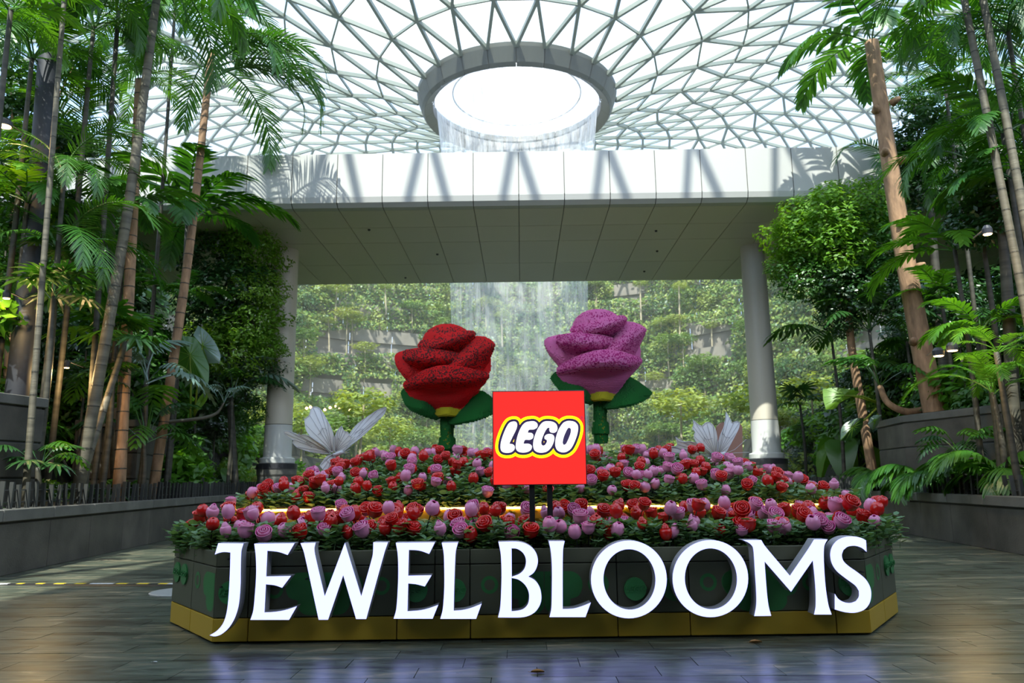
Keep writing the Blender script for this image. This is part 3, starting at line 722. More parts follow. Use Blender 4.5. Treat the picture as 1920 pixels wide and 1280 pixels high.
def low():
    y = 7.15+1.2*rr.random()**1.15; e = min(y-7.05, 1.0)*.85
    x = rr.uniform(FL.x+.02-e, FR.x-.02+e)
    if abs(y-Yb) < .16 and any(abs(x-p) < .1 for p in posts_x): y += .3
    return (x, y+(.0287*(x-FL.x)), .965+.20*rr.random()-.01*(y-7.1))
lows = scatter(165, low, .115)+[(x, 7.12+.0287*(x-FL.x)+rr.uniform(-.02, .05), rr.uniform(.90, 1.0)) for x in np.linspace(FL.x+.05, FR.x-.1, 34)+np.array([rr.uniform(-.07, .07) for _ in range(34)])]
for i, p in enumerate(lows): place_rose(*p, 'red' if rr.random() < .5 else 'pink', 'front bed', rr.uniform(.060, .078))
def bed_mound(x, y):
    ex = min(x-(TF0.x-.35), (TF1.x+.35)-x); t = max(0, min(1, ex/1.2))**.8; u = max(0, min(1, (y-8.5)/1.3))
    return ZT2+.06+t*(.44*u**.8)+max(0, y-9.8)*.07*t
def high():
    y = 8.55+2.7*rr.random()**1.25; x = rr.uniform(TF0.x-.4, TF1.x+.4)
    return (x, y, bed_mound(x, y)+rr.uniform(.02, .17))
highs = scatter(385, high, .13)
for i, p in enumerate(highs): place_rose(*p, 'red' if rr.random() < .53 else 'pink', 'raised bed', rr.uniform(.056, .068), .25)
q = MB(); gx = np.linspace(TF0.x-.5, TF1.x+.5, 30); gy = np.linspace(8.55, 11.7, 16)
q.add([(x, y, max(ZT2-.02, bed_mound(x, y)-.14)) for y in gy for x in gx], [(i*30+j, i*30+j+1, (i+1)*30+j+1, (i+1)*30+j) for i in range(15) for j in range(29)]); q.build('soil_mound', M_SOIL, tier, True)
# eucalyptus-like foliage
M_EUC = leafmat('round_leaf', (.09, .22, .08), (.28, .42, .22), .3, .05, .35)
def sprigs(n, gen, name, label, h, parent_none=None):
    q = MB()
    for _ in range(n):
        x, y, z = gen(); az = rr.uniform(0, 6.28); lean = rr.uniform(.05, .5)
        top = Vector((x+math.cos(az)*lean*h, y+math.sin(az)*lean*h, z)); bot = Vector((x, y, z-h))
        q.add([bot+Vector((.003, 0, 0)), bot-Vector((.003, 0, 0)), top], [(0, 1, 2)])
        k = 7
        for i in range(k):
            c = bot.lerp(top, .3+.7*i/(k-1))
            for s in (0, math.pi):
                an = az+i*1.57+s; r = rr.uniform(.030, .046)
                d = Vector((math.cos(an), math.sin(an), rr.uniform(-.1, .7))).normalized()
                w = d.cross(UP).normalized(); cc = c+d*(r*1.25); nn = d.cross(w)*rr.uniform(-.3, .3)*r
                q.add([cc+d*r+nn, cc+d*r*.45+w*r*.9, cc-d*r*.6+w*r*.75, cc-d*r*1.1+nn, cc-d*r*.6-w*r*.75, cc+d*r*.45-w*r*.9], [(0, 1, 2, 3), (0, 3, 4, 5)])
    o = q.build(name, M_EUC); return tag(o, label, 'foliage', None, 'stuff')
def lowf():
    y = 7.06+1.3*rr.random(); e = min(y-7.03, 1.0)*.86; x = rr.uniform(FL.x-e, FR.x+e)
    return (x, y+.0287*(x-FL.x), rr.uniform(.87, 1.02)-.02*(y-7.1))
sprigs(900, lowf, 'round_leaf_foliage', 'small round green leaves under the front bed roses', .22)
def highf():
    y = 8.52+2.7*rr.random()**1.4; x = rr.uniform(TF0.x-.45, TF1.x+.45); return (x, y, bed_mound(x, y)+rr.uniform(-.10, .10))
sprigs(1700, highf, 'round_leaf_foliage', 'small round green leaves under the raised bed roses', .24)
# ------------------------------------------------------------------ giant brick-built rose sculptures (voxel bricks)
def catm(P4, t):
    p0, p1, p2, p3 = P4
    return .5*((2*p1)+(-p0+p2)*t+(2*p0-5*p1+4*p2-p3)*t*t+(-p0+3*p1-3*p2+p3)*t**3)
def resample(row, n):
    row = np.array(row, float); k = len(row); ext = np.vstack([2*row[0]-row[1], row, 2*row[-1]-row[-2]])
    ts = np.linspace(0, k-1-1e-9, n); i = ts.astype(int); f = (ts-i)[:, None]
    return catm((ext[i], ext[i+1], ext[i+2], ext[i+3]), f)
def patch(rows, nu=420, nv=420):
    g = np.array([resample(r, nu) for r in rows]); out = []
    k = len(rows); ext = np.concatenate([[2*g[0]-g[1]], g, [2*g[-1]-g[-2]]])
    ts = np.linspace(0, k-1-1e-9, nv); i = ts.astype(int); f = (ts-i)[:, None, None]
    return catm((ext[i], ext[i+1], ext[i+2], ext[i+3]), f), ts   # (nv, nu, 3)
UZ = .001813                  # metres per traced unit
VS = .0150                    # brick pitch
CU0, CV0 = 570.0, 620.0
def to_m(a): return np.stack([(a[..., 0]-CU0)*UZ, -a[..., 2]*UZ*1.3, (CV0-a[..., 1])*UZ], -1)
rng = np.random.default_rng(3)
NG = (140, 120, 170); ORG = np.array([-1.05, -.95, -1.25])
occ = np.zeros(NG, np.int16); spk = np.zeros(NG, np.float32)
def mark(pts, pid, sp, thick):
    """pts (n,3) metres; sp (n,) speckle probability"""
    idx = np.floor((pts-ORG)/VS).astype(int)
    r = int(round(thick/VS))
    for dx in range(-r, r+1):
        for dy in range(-r, r+1):
            for dz in range(-r, r+1):
                if dx*dx+dy*dy+dz*dz > r*r+.5: continue
                j = idx+np.array([dx, dy, dz])
                ok = ((j >= 0) & (j < np.array(NG))).all(1)
                a, b, c = j[ok].T
                free = (occ[a, b, c] == 0) | (occ[a, b, c] == pid)
                a, b, c = a[free], b[free], c[free]
                occ[a, b, c] = pid; np.maximum.at(spk, (a, b, c), sp[ok][free])
def do_patch(rows, pid, srow, thick=.03):
    g, ts = patch(rows); pts = to_m(g).reshape(-1, 3)
    sp = np.interp(ts, np.arange(len(rows)), srow); sp = np.repeat(sp[:, None], g.shape[1], 1).reshape(-1)
    mark(pts, pid, sp, thick)
def do_ell(c, r, pid, spf=None, zmax=None, inner=.80):
    n = 160000; u = rng.normal(size=(n, 3)); u /= np.linalg.norm(u, axis=1)[:, None]
    k = rng.uniform(inner, 1, n)[:, None]
    p = np.array([c[0], c[1], c[2]])+u*k*np.array(r)
    if zmax is not None: p = p[p[:, 1] >= zmax]
    mark(to_m(p), pid, spf(p) if spf is not None else np.zeros(len(p)), 0)
# petals, front ones first
do_patch([[(497,890,60),(600,897,90),(708,888,60)], [(345,812,50),(475,822,130),(600,826,160),(722,812,135),(800,770,60)],
          [(268,726,30),(400,734,170),(580,732,215),(760,726,180),(880,690,40)], [(258,704,60),(410,706,262),(590,700,325),(775,694,262),(922,632,60)], [(262,684,60),(420,664,262),(590,642,325),(775,642,262),(922,618,50)],
          [(300,655,10),(440,612,150),(600,590,210),(765,600,150),(908,620,-10)], [(345,680,-60),(460,660,20),(600,645,50),(750,650,20),(860,660,-70)]], 1, [0, 0, 0, .45, .75, .15, 0])
do_patch([[(300,630,20),(450,660,60),(640,660,60)], [(300,540,60),(430,566,100),(560,566,95),(650,552,70)], [(262,480,110),(400,518,222),(550,522,217),(695,506,140)], [(258,446,110),(400,462,222),(560,468,217),(700,484,140)],
          [(262,430,70),(400,440,160),(560,450,160),(705,474,100)], [(300,440,-20),(400,470,40),(560,485,40),(690,500,20)]], 2, [0, 0, .55, .75, .1, 0])
do_patch([[(640,610,60),(745,610,60),(850,590,30),(905,520,-40)], [(628,596,150),(740,560,170),(858,470,135),(964,386,40)], [(640,560,165),(748,490,180),(855,400,140),(962,352,30)],
          [(690,500,100),(762,400,80),(822,312,10),(892,293,-60)], [(700,500,-20),(760,420,-40),(800,330,-90),(850,300,-150)]], 3, [0, .65, .45, 0, 0])
do_patch([[(380,396,-60),(330,480,0),(340,580,40),(380,650,40)], [(290,392,-60),(238,450,30),(268,560,80),(318,655,60)], [(198,412,-90),(168,440,-30),(200,542,20),(284,655,30)],
          [(250,404,-190),(210,440,-180),(240,540,-150),(300,640,-100)]], 4, [0, 0, .08, 0])
do_patch([[(700,640,20),(830,640,20),(905,625,-10)], [(705,605,30),(820,600,30),(912,602,-20)], [(710,540,30),(825,520,20),(934,530,-30)], [(755,450,10),(850,430,0),(918,440,-60)], [(800,440,-90),(860,430,-130),(900,450,-150)]], 5, [0, 0, 0, 0, 0])
# bud: rolled lip, spiral dome, body
do_patch([[(392,450,20),(460,480,50),(600,460,70),(740,410,50),(800,340,0)], [(382,392,70),(455,428,185),(600,398,225),(742,342,180),(808,290,60)], [(382,355,70),(455,378,185),(600,362,225),(742,306,180),(806,270,50)], [(430,330,20),(520,330,90),(620,315,100),(700,290,60)]], 6, [0, .6, .6, .2])
def dome_sp(p):
    d = np.hypot((p[:, 0]-600)/190, (p[:, 2]-20)/190); a = np.arctan2(p[:, 2], p[:, 0]-600)
    return np.where(np.sin(d*13-a) > .3, .55, .02)
do_ell((592,335,0), (205,150,185), 7, dome_sp, None)
do_ell((590,470,-40), (200,190,120), 7, None, 420)
do_ell((575,600,-90), (300,290,130), 8, None, 380, .85)
# collar, leaves, stem
do_patch([[(500,905,60),(600,900,120),(703,905,60)], [(497,935,60),(600,940,130),(705,935,60)]], 9, [0, 0], .028)
do_patch([[(520,900,40),(430,858,100),(340,815,50),(262,745,-40)], [(515,925,60),(400,890,150),(300,840,80),(238,712,-60)], [(512,966,60),(400,932,120),(288,868,60),(214,742,-60)]], 10, [0, 0, 0], .03)
do_patch([[(690,890,-120),(780,770,-150),(858,735,-170),(950,800,-120),(1005,878,-40)], [(650,950,40),(740,900,60),(830,870,80),(930,870,80),(1006,884,0)], [(622,1003,60),(720,1004,120),(822,986,130),(930,944,90),(1002,892,0)]], 11, [0, 0, 0], .032)
do_patch([[(640,900,-60),(560,860,-200),(470,830,-260)], [(600,960,-60),(540,920,-190),(460,850,-280)]], 12, [0, 0], .03)
for t in np.linspace(0, 1, 260):
    v = 955+t*330; r = 50+4*math.sin(t*9)+(16 if .52 < t < .78 else 0)+(14 if t < .04 else 0)
    n = 500; a = rng.uniform(0, 6.283, n); rr_ = r*rng.uniform(.75, 1, n)
    p = np.stack([592+rr_*np.cos(a), np.full(n, v), rr_*np.sin(a)], -1)
    mark(to_m(p), 13, np.where(np.abs(p[:, 0]-600-12*math.sin(t*20)) < 14, .25, 0.)*np.ones(n), 0)
# clumped speckle
noise = rng.random(NG)
sp_on = noise < spk*.6
def voxel_mesh(pid, mats):
    m = occ == pid; full = occ > 0
    V = []; Fm = []
    pad = np.pad(full, 1); nf = 0
    dirs = [((1,0,0), [(1,0,0),(1,1,0),(1,1,1),(1,0,1)]), ((-1,0,0), [(0,0,0),(0,0,1),(0,1,1),(0,1,0)]), ((0,1,0), [(0,1,0),(0,1,1),(1,1,1),(1,1,0)]),
            ((0,-1,0), [(0,0,0),(1,0,0),(1,0,1),(0,0,1)]), ((0,0,1), [(0,0,1),(1,0,1),(1,1,1),(0,1,1)]), ((0,0,-1), [(0,0,0),(0,1,0),(1,1,0),(1,0,0)])]
    for (dx, dy, dz), q in dirs:
        nb = pad[1+dx:1+dx+NG[0], 1+dy:1+dy+NG[1], 1+dz:1+dz+NG[2]]
        s = np.argwhere(m & ~nb)
        if not len(s): continue
        V.append((s[:, None, :]+np.array(q)[None]).reshape(-1, 3)); Fm.append(sp_on[s[:, 0], s[:, 1], s[:, 2]])
    V = np.concatenate(V)*VS+ORG; Fm = np.concatenate(Fm).astype(np.int32); n = len(Fm)
    me = bpy.data.meshes.new('v'); me.vertices.add(n*4); me.vertices.foreach_set('co', V.astype(np.float32).ravel())
    me.loops.add(n*4); me.loops.foreach_set('vertex_index', np.arange(n*4, dtype=np.int32))
    me.polygons.add(n); me.polygons.foreach_set('loop_start', np.arange(0, n*4, 4, dtype=np.int32)); me.polygons.foreach_set('loop_total', np.full(n, 4, np.int32))
    me.update(calc_edges=True); me.polygons.foreach_set('material_index', Fm)
    for x in mats: me.materials.append(x)
    me.update(); return me
def brickmat(name, c, objr=0): return mat(name, c, .35, spec=.5)
MB_RED, MB_RED2 = brickmat('brick_red', (.72, .002, .006)), brickmat('brick_dark_red', (.10, .008, .008))
MB_PNK, MB_PNK2 = brickmat('brick_pink', (.72, .20, .46)), brickmat('brick_magenta', (.45, .012, .20))
MB_GRN, MB_GRN2 = brickmat('brick_green', (.004, .15, .018)), brickmat('brick_olive', (.25, .24, .01))
MB_YEL = brickmat('brick_yellow_green', (.48, .46, .01))
PARTS = [('petal', (1, 2, 3, 4, 5), 0), ('bud', (6, 7), 0), ('bloom_core', (8,), 0), ('collar', (9,), 2), ('leaf', (10, 11, 12), 1), ('stem', (13,), 1)]
VM = []
for nm, ids, k in PARTS:
    for i in ids:
        if (occ == i).any(): VM.append((nm, voxel_mesh(i, [MB_RED, MB_RED2] if k == 0 else [MB_GRN, MB_GRN2] if k == 1 else [MB_YEL, MB_YEL]), k))
def sculpture(label, px, py, Y, red, name):
    w = P(px, py, Y)          # world position of the collar centre (u=600, v=928)
    loc = Vector((w.x-(600-CU0)*UZ, Y, w.z+(928-CV0)*UZ))
    t = thing(name, label, 'sculpture', loc, 'giant rose sculptures')
    for nm, me, k in VM:
        m2 = me
        if k == 0 and not red:
            m2 = me.copy(); m2.materials.clear(); m2.materials.append(MB_PNK); m2.materials.append(MB_PNK2)
            # clear() resets the indices, so put them back
            a = np.zeros(len(me.polygons), np.int32); me.polygons.foreach_get('material_index', a); m2.polygons.foreach_set('material_index', a)
        part(nm, m2, t)
sculpture('giant red brick-built rose sculpture on a thick green stem', 840.5, 775.7, 11.2, True, 'rose_sculpture')
sculpture('giant pink brick-built rose sculpture on a thick green stem', 1125.8, 747.5, 11.2, False, 'rose_sculpture')

# ------------------------------------------------------------------ butterflies
M_WING = leafmat('white_fabric', (.74, .76, .79), (.78, .79, .82), .2, .02, .5)
M_WIRE = mat('wing_wire', (.20, .18, .19), .5); M_WHT = mat('white_frame', (.6, .61, .63), .5)
def butterfly(label, cf, wings, bodypts, feelers, Y, legs):
    root = P(*cf(bodypts[0]), Y)
    t = thing('butterfly_figure', label, 'figure', root, 'white butterflies above the roses')
    for poly, hinge, depth in wings:
        h = Vector(hinge)
        def to(p, e=0.0):
            d = (Vector(p)-h).length/700.0
            return P(*cf(p), Y+depth*d-.10*math.sin(min(d, 1)*3.1)+e)
        l = smooth_poly(poly, True, 50, 4); q = MB()
        c = h
        # wing membrane: rings from hinge to outline
        n = len(l); K = 5; vs = [to(tuple(h))]
        for k in range(1, K+1):
            for p in l: vs.append(to(tuple(h.lerp(Vector(p), k/K))))
        fs = [(0, 1+i, 1+(i+1) % n) for i in range(n)]
        for k in range(1, K): fs += [(1+(k-1)*n+i, 1+k*n+i, 1+k*n+(i+1) % n, 1+(k-1)*n+(i+1) % n) for i in range(n)]
        q.add(vs, fs); w = q.build('wing', M_WING, t, True)
        q = MB(); e = -.008
        q.tube([to(p, e) for p in l]+[to(l[0], e)], .0045, 5, cap=False); q.build('wing_rim', M_WHT, w)
        q = MB(); far = sorted(range(n), key=lambda i: -(Vector(l[i])-h).length)
        step = max(1, n//9)
        for i in range(0, n, step):
            p = Vector(l[i])
            if (p-h).length < 180: continue
            q.tube([to(tuple(h.lerp(p, f)), -.006) for f in (0.02, .25, .5, .75, .98)], .0022, 4)
        arc = [h.lerp(Vector(l[i]), .52) for i in far[:max(6, n//3)]]
        arc.sort(key=lambda p: math.atan2((p-h).y, (p-h).x))
        for a, b in zip(arc[:-1], arc[1:]):
            if (a-b).length < 160: q.tube([to(tuple(a), -.007), to(tuple(b), -.007)], .0022, 4)
        q.build('veins', M_WIRE, w)
    q = MB(); bp = [P(*cf(p), Y-.04) for p in bodypts]; q.tube(bp, [.010, .028, .030, .022][:len(bp)], 8); q.build('body', M_WHT, t, True)
    for f in feelers:
        q = MB(); q.tube([P(*cf(p), Y-.05) for p in f], .0035, 5); q.build('feeler', M_WHT, t)
    for f in legs:
        a = P(*cf(f[0]), Y-.03); b = P(*cf(f[1]), Y-.03); q = MB(); q.tube([a, b, (b.x, b.y, b.z-.35)], .006, 6); q.build('leg', M_WHT, t)
def cb(o): return lambda p: (o[0]+p[0]/8.0, o[1]+p[1]/8.0)
butterfly('white wire and fabric butterfly left of the red rose sculpture', cb((520, 740)), [
  ([(830,860),(850,740),(840,600),(800,480),(740,370),(690,280),(640,210),(590,180),(530,180),(500,220),(480,300),(410,360),(415,440),(440,540),(490,610),(580,680),(700,760),(800,850)], (828, 850), .25),
  ([(800,880),(700,780),(580,690),(480,620),(400,600),(330,605),(250,570),(160,545),(100,545),(110,580),(180,640),(250,680),(230,720),(290,780),(380,820),(480,850),(600,870),(720,880)], (800, 872), -.2),
  ([(900,880),(980,740),(1080,590),(1200,440),(1350,330),(1500,230),(1620,180),(1640,200),(1600,290),(1480,420),(1300,600),(1100,760),(990,850)], (905, 870), .6),
  ([(860,850),(850,680),(900,540),(965,465),(1000,540),(1060,560),(1075,610),(1110,620),(1080,720),(1000,820),(930,870)], (870, 850), .3),
  ([(830,890),(740,925),(690,985),(640,1060),(700,1130),(790,1160),(850,1080),(865,950)], (840, 890), -.2)],
  [(830, 890), (880, 895), (950, 870), (985, 850)], [[(980, 860), (1040, 845), (1090, 815)], [(980, 865), (1030, 875), (1080, 860)]], 10.3, [((880, 900), (880, 1010))])
butterfly('white wire and fabric butterfly right of the pink rose sculpture', cb((1230, 740)), [
  ([(900,930),(920,760),(910,600),(880,500),(830,430),(770,410),(720,440),(690,470),(630,440),(555,375),(565,440),(545,500),(590,560),(570,620),(600,700),(700,790),(800,870)], (900, 915), .25),
  ([(900,930),(800,850),(720,790),(620,730),(500,700),(400,710),(330,680),(295,630),(320,740),(300,775),(220,780),(165,745),(200,820),(140,860),(50,870),(200,960),(400,1020),(560,1020),(760,960),(880,935)], (895, 925), -.25),
  ([(930,900),(930,740),(960,620),(1020,480),(1050,370),(1050,260),(1100,340),(1140,420),(1200,400),(1255,410),(1240,500),(1180,620),(1100,770),(1030,880)], (940, 890), .4)],
  [(900, 930), (930, 925), (980, 895), (1040, 875)], [[(1040, 880), (1180, 820), (1350, 670)], [(1050, 885), (1200, 870), (1400, 862)]], 10.3, [((930, 940), (800, 1040)), ((920, 940), (930, 1040))])

# brown panel and railing behind the right butterfly
Yp = 13.5
t = thing('brown_panel', 'tilted pinkish brown board behind the right butterfly', 'board', (P(1368, 870, Yp).x, Yp, 0))
q = MB(); l = [(1344,800),(1352,792),(1385,790),(1392,800),(1393,900),(1346,900)]
M_BRN = mat('brown_board', (.42, .22, .16), .5)
v = [P(*p, Yp) for p in l]; q.add(v+[p+Vector((0, .08, 0)) for p in v], [(0,1,2,3,4,5), (11,10,9,8,7,6)]+[(i, i+6, (i+1) % 6+6, (i+1) % 6) for i in range(6)]); q.build('board', M_BRN, t)
q = MB(); q.tube([P(1350, 895, Yp+.1), (P(1350, 895, Yp+.1).x, Yp+.1, 0)], .03, 6); q.tube([P(1390, 895, Yp+.1), (P(1390, 895, Yp+.1).x, Yp+.1, 0)], .03, 6); q.build('leg', M_DARKM, t)
# ------------------------------------------------------------------ small things on the floor
def at_floor(px, py): return G(px, py, 0)
q = MB(); a, b = at_floor(-40, 1096), at_floor(330, 1098)
t = thing('cable_cover', 'black floor cable cover with yellow and white stripes', 'cable cover', a)
q.add([(a.x, a.y-.06, .002), (b.x, b.y-.06, .002), (b.x, b.y-.03, .018), (a.x, a.y-.03, .018), (b.x, b.y+.03, .018), (a.x, a.y+.03, .018), (b.x, b.y+.06, .002), (a.x, a.y+.06, .002)], [(0,1,2,3), (3,2,4,5), (5,4,6,7)])
q.build('strip', M_BLACK, t)
M_TY, M_TW = mat('tape_yellow', (.85, .60, .02), .5), mat('tape_white', (.7, .7, .66), .5)
for x0, x1, m in ((-20, 18, 1), (34, 46, 0), (70, 84, 0), (104, 123, 0), (142, 161, 0), (171, 214, 1), (220, 240, 0), (259, 280, 0), (299, 316, 0), (316, 330, 1)):
    u, v = at_floor(x0, 1096), at_floor(x1, 1096); q = MB(); zz = .0205
    q.add([(u.x, u.y-.05, zz), (v.x, v.y-.05, zz), (v.x, v.y+.03, zz), (u.x, u.y+.03, zz), (u.x, u.y-.06, .003), (v.x, v.y-.06, .003)], [(0,1,2,3), (4,5,1,0)]); q.build('tape_stripe', (M_TY, M_TW)[m], t)
c = at_floor(338, 1112); t = thing('round_base_plate', 'round pale metal stand base on the floor behind the left corner of the plinth', 'base plate', (c.x, c.y+.1, 0))
q = MB(); q.lathe([(.42, 0), (.42, .012), (.40, .018), (0, .022)], (c.x, c.y+.1, 0), 32); q.build('plate', mat('pale_metal', (.4, .4, .37), .35), t)
M_DRY = mat('dry_leaf', (.35, .17, .04), .7)
for px, py, lb, m, s in ((1417, 1206, 'small curled yellow brown dead leaf close to the plinth', M_DRY, .055), (1008, 1262, 'curled brown dead leaf at the bottom edge of the photo', M_DRY, .05), (290, 1243, 'tiny white scrap of paper on the left floor', M_TW, .022)):
    c = at_floor(px, py); q = MB(); vs = []
    for i in range(5):
        for j in range(4):
            u, v = i/4*2-1, j/3*2-1; vs.append((c.x+u*s, c.y+v*s*.5*(1.05-u*u), .004+s*.5*(v*v*.9*(1-u*u*.6)+.12*u*u)))
    q.add(vs, [(i*4+j, (i+1)*4+j, (i+1)*4+j+1, i*4+j+1) for i in range(4) for j in range(3)])
    q.tube([(c.x-s, c.y, .01), (c.x-s*1.4, c.y+.003, .012)], .0015, 4)
    tag(q.build('dead_leaf' if m is M_DRY else 'paper_scrap', m, None, True, (c.x, c.y, 0)), lb, 'leaf' if m is M_DRY else 'litter')

# ------------------------------------------------------------------ plant meshes
M_BARK_TAN = mat('tan_bark', (.34, .20, .11), .8, var=.35, vscale=8, bump=.6, bscale=25, stretch=(1, 1, .3))
M_BARK_GREY = mat('ringed_stem', (.125, .11, .075), .6, var=.4, vscale=3, bump=.3, bscale=20, stretch=(.3, .3, 2.5))
M_BARK_PALE = mat('pale_stem', (.48, .40, .26), .7, var=.3, vscale=4)
M_BARK_DARK = mat('dark_stem', (.055, .05, .035), .6, var=.5, vscale=3, stretch=(.3, .3, 3))
L_PALM = leafmat('palm_leaf', (.020, .11, .010), (.075, .22, .018), .35, .07)
L_PALM2 = leafmat('palm_leaf_light', (.06, .22, .015), (.15, .36, .03), .45, .05)
L_DARK = leafmat('dark_leaf', (.012, .06, .012), (.035, .115, .02), .25, .09, .35)
L_MID = leafmat('mid_leaf', (.025, .12, .012), (.09, .24, .02), .35, .06)
L_LIGHT = leafmat('light_leaf', (.11, .29, .02), (.24, .42, .05), .45, .04)
L_YEL = leafmat('yellow_leaf', (.17, .30, .03), (.38, .42, .06), .45, .03)
L_SILV = leafmat('blue_leaf', (.10, .19, .14), (.20, .30, .25), .2, .12)
L_FAR1 = leafmat('far_leaf_light', (.24, .38, .07), (.46, .50, .14), .4, .03)
L_FAR2 = leafmat('far_leaf_mid', (.11, .24, .05), (.24, .36, .09), .4, .03)
L_FAR3 = leafmat('far_leaf_dark', (.05, .14, .045), (.11, .22, .07), .35, .04)
pr = random.Random(5)
def frond_mesh(name, L, n, ll, lw, arch, m, droop=.5, tilt=.5, seg=3, seed=0, fold=.15, petiole=.18):
    """pinnate frond growing along +x from the origin, arching down"""
    q = MB(); rg = random.Random(seed); pts = []; ang = tilt; p = Vector((0, 0, 0)); K = 14
    for i in range(K+1):
        pts.append(p.copy()); d = Vector((math.cos(ang), 0, math.sin(ang))); p = p+d*(L/K); ang -= arch/K*(1+.8*i/K)
    q.tube(pts, [.018*L/2.5*(1-.8*i/K)+.003 for i in range(K+1)], 4, 0)
    def at(t):
        f = t*K; i = min(int(f), K-1); return pts[i].lerp(pts[i+1], f-i), (pts[i+1]-pts[i]).normalized()
    for s in (-1, 1):
        for k in range(n):
            t = petiole+(1-petiole)*(k+.5*rg.random())/n; c, d = at(t)
            env = math.sin(math.pi*min(1, max(.05, (t-petiole)/(1-petiole)*.82+.14)))**.6
            l = ll*env*rg.uniform(.88, 1.08); w = lw*rg.uniform(.85, 1.15)
            sd = Vector((0, s, 0)); a = math.radians(68-38*t+rg.uniform(-5, 5))
            dirv = (d*math.cos(a)+sd*math.sin(a)).normalized(); nrm = dirv.cross(d)*s
            if nrm.z < 0: nrm = -nrm
            wv = dirv.cross(nrm).normalized(); pp = c.copy(); vs = []; dv = dirv+nrm*.25
            for j in range(seg+1):
                f = j/seg; ww = w*(math.sin(math.pi*min(1, .18+f*.82))**.8 if j < seg else 0.06)
                vs += [pp-wv*ww, pp+nrm*(-fold*ww), pp+wv*ww]
                dv = dv+Vector((0, 0, -droop/seg)); pp = pp+dv.normalized()*(l/seg)
            q.add(vs, [(j*3+b, j*3+b+1, j*3+b+4, j*3+b+3) for j in range(seg) for b in (0, 1)])
    return q.mesh(name, m)
F_ARECA = [frond_mesh('frond', 2.8, 40, .62, .0165, 1.8, L_PALM, .55, .8, 3, s) for s in (1, 2)]
F_ARECA_L = [frond_mesh('frond', 2.4, 34, .55, .017, 1.5, L_PALM2, .45, .9, 3, s) for s in (3,)]
F_BROAD = [frond_mesh('frond', 2.3, 17, .60, .055, 1.3, L_PALM, .7, .75, 3, s) for s in (4, 5)]
F_BROAD_L = [frond_mesh('frond', 2.2, 17, .60, .055, 1.3, L_PALM2, .5, .75, 3, 6)]
F_FERN = [frond_mesh('frond', 1.1, 26, .22, .016, 1.5, L_MID, .2, 1.0, 2, 7), frond_mesh('frond', 1.1, 26, .22, .018, 1.6, L_DARK, .2, 1.0, 2, 8)]
F_CURL = [frond_mesh('frond', 1.5, 24, .5, .030, 1.9, L_MID, 1.4, 1.15, 4, 9)]
def fan_mesh(name, r, n, w, m, droop=.5, span=5.2, seed=0):
    q = MB(); rg = random.Random(seed)
    q.tube([(0, 0, 0), (.35*r, 0, .30*r), (.8*r, 0, .45*r)], .012*r, 4)
    o = Vector((.8*r, 0, .45*r))
    for k in range(n):
        a = -span/2+span*k/(n-1); d = Vector((math.cos(a), math.sin(a), .25)).normalized(); wv = Vector((-math.sin(a), math.cos(a), 0))
        l = r*(.75+.25*math.cos(a*.6))*rg.uniform(.9, 1.05); vs = []; pp = o.copy(); dv = d.copy()
        for j in range(4):
            ww = (w*.35, w, w*.9, .004)[j]; vs += [pp-wv*ww, pp+Vector((0, 0, -ww*.25)), pp+wv*ww]; dv = dv+Vector((0, 0, -droop/3)); pp = pp+dv.normalized()*l/3
        q.add(vs, [(j*3+b, j*3+b+1, j*3+b+4, j*3+b+3) for j in range(3) for b in (0, 1)])
    return q.mesh(name, m)
FAN_D = [fan_mesh('fan_leaf', .55, 13, .040, L_PALM, .8, 5.0, 1), fan_mesh('fan_leaf', .55, 11, .045, L_DARK, .9, 4.6, 2)]
FAN_S = [fan_mesh('fan_leaf', .5, 11, .048, L_SILV, .7, 4.8, 3)]
def split_leaf(name, L, m, seed=0, n=9):
    """deeply lobed leaf: midrib with wide fingers"""
    q = MB(); rg = random.Random(seed); K = 10; q.tube([(0, 0, 0), (.25, 0, .22), (.5, 0, .38)], .012, 5)
    for k in range(K):
        t = k/(K-1); c = Vector((.5+L*t, 0, .38+.12*math.sin(t*2.2)-.35*t*t))
        for s in (-1, 1):
            l = L*.62*math.sin(math.pi*(.16+.72*(1-t)))*rg.uniform(.9, 1.1); a = math.radians(118-100*t); d = Vector((math.cos(a), s*math.sin(a), -.1))
            wv = d.cross(UP).normalized(); w = L*.052; vs = []; pp = c.copy()
            for j, ww in enumerate((w*1.0, w*.85, w*1.15, w*.15)): vs += [pp-wv*ww, pp+wv*ww]; d = d+Vector((0, 0, -.28)); pp = pp+d.normalized()*l/3
            q.add(vs, [(j*2, j*2+1, j*2+3, j*2+2) for j in range(3)])
    return q.mesh(name, m)
SPL_D = [split_leaf('split_leaf', .62, L_MID, 1), split_leaf('split_leaf', .55, L_DARK, 2)]; SPL_S = [split_leaf('split_leaf', .6, L_SILV, 3)]
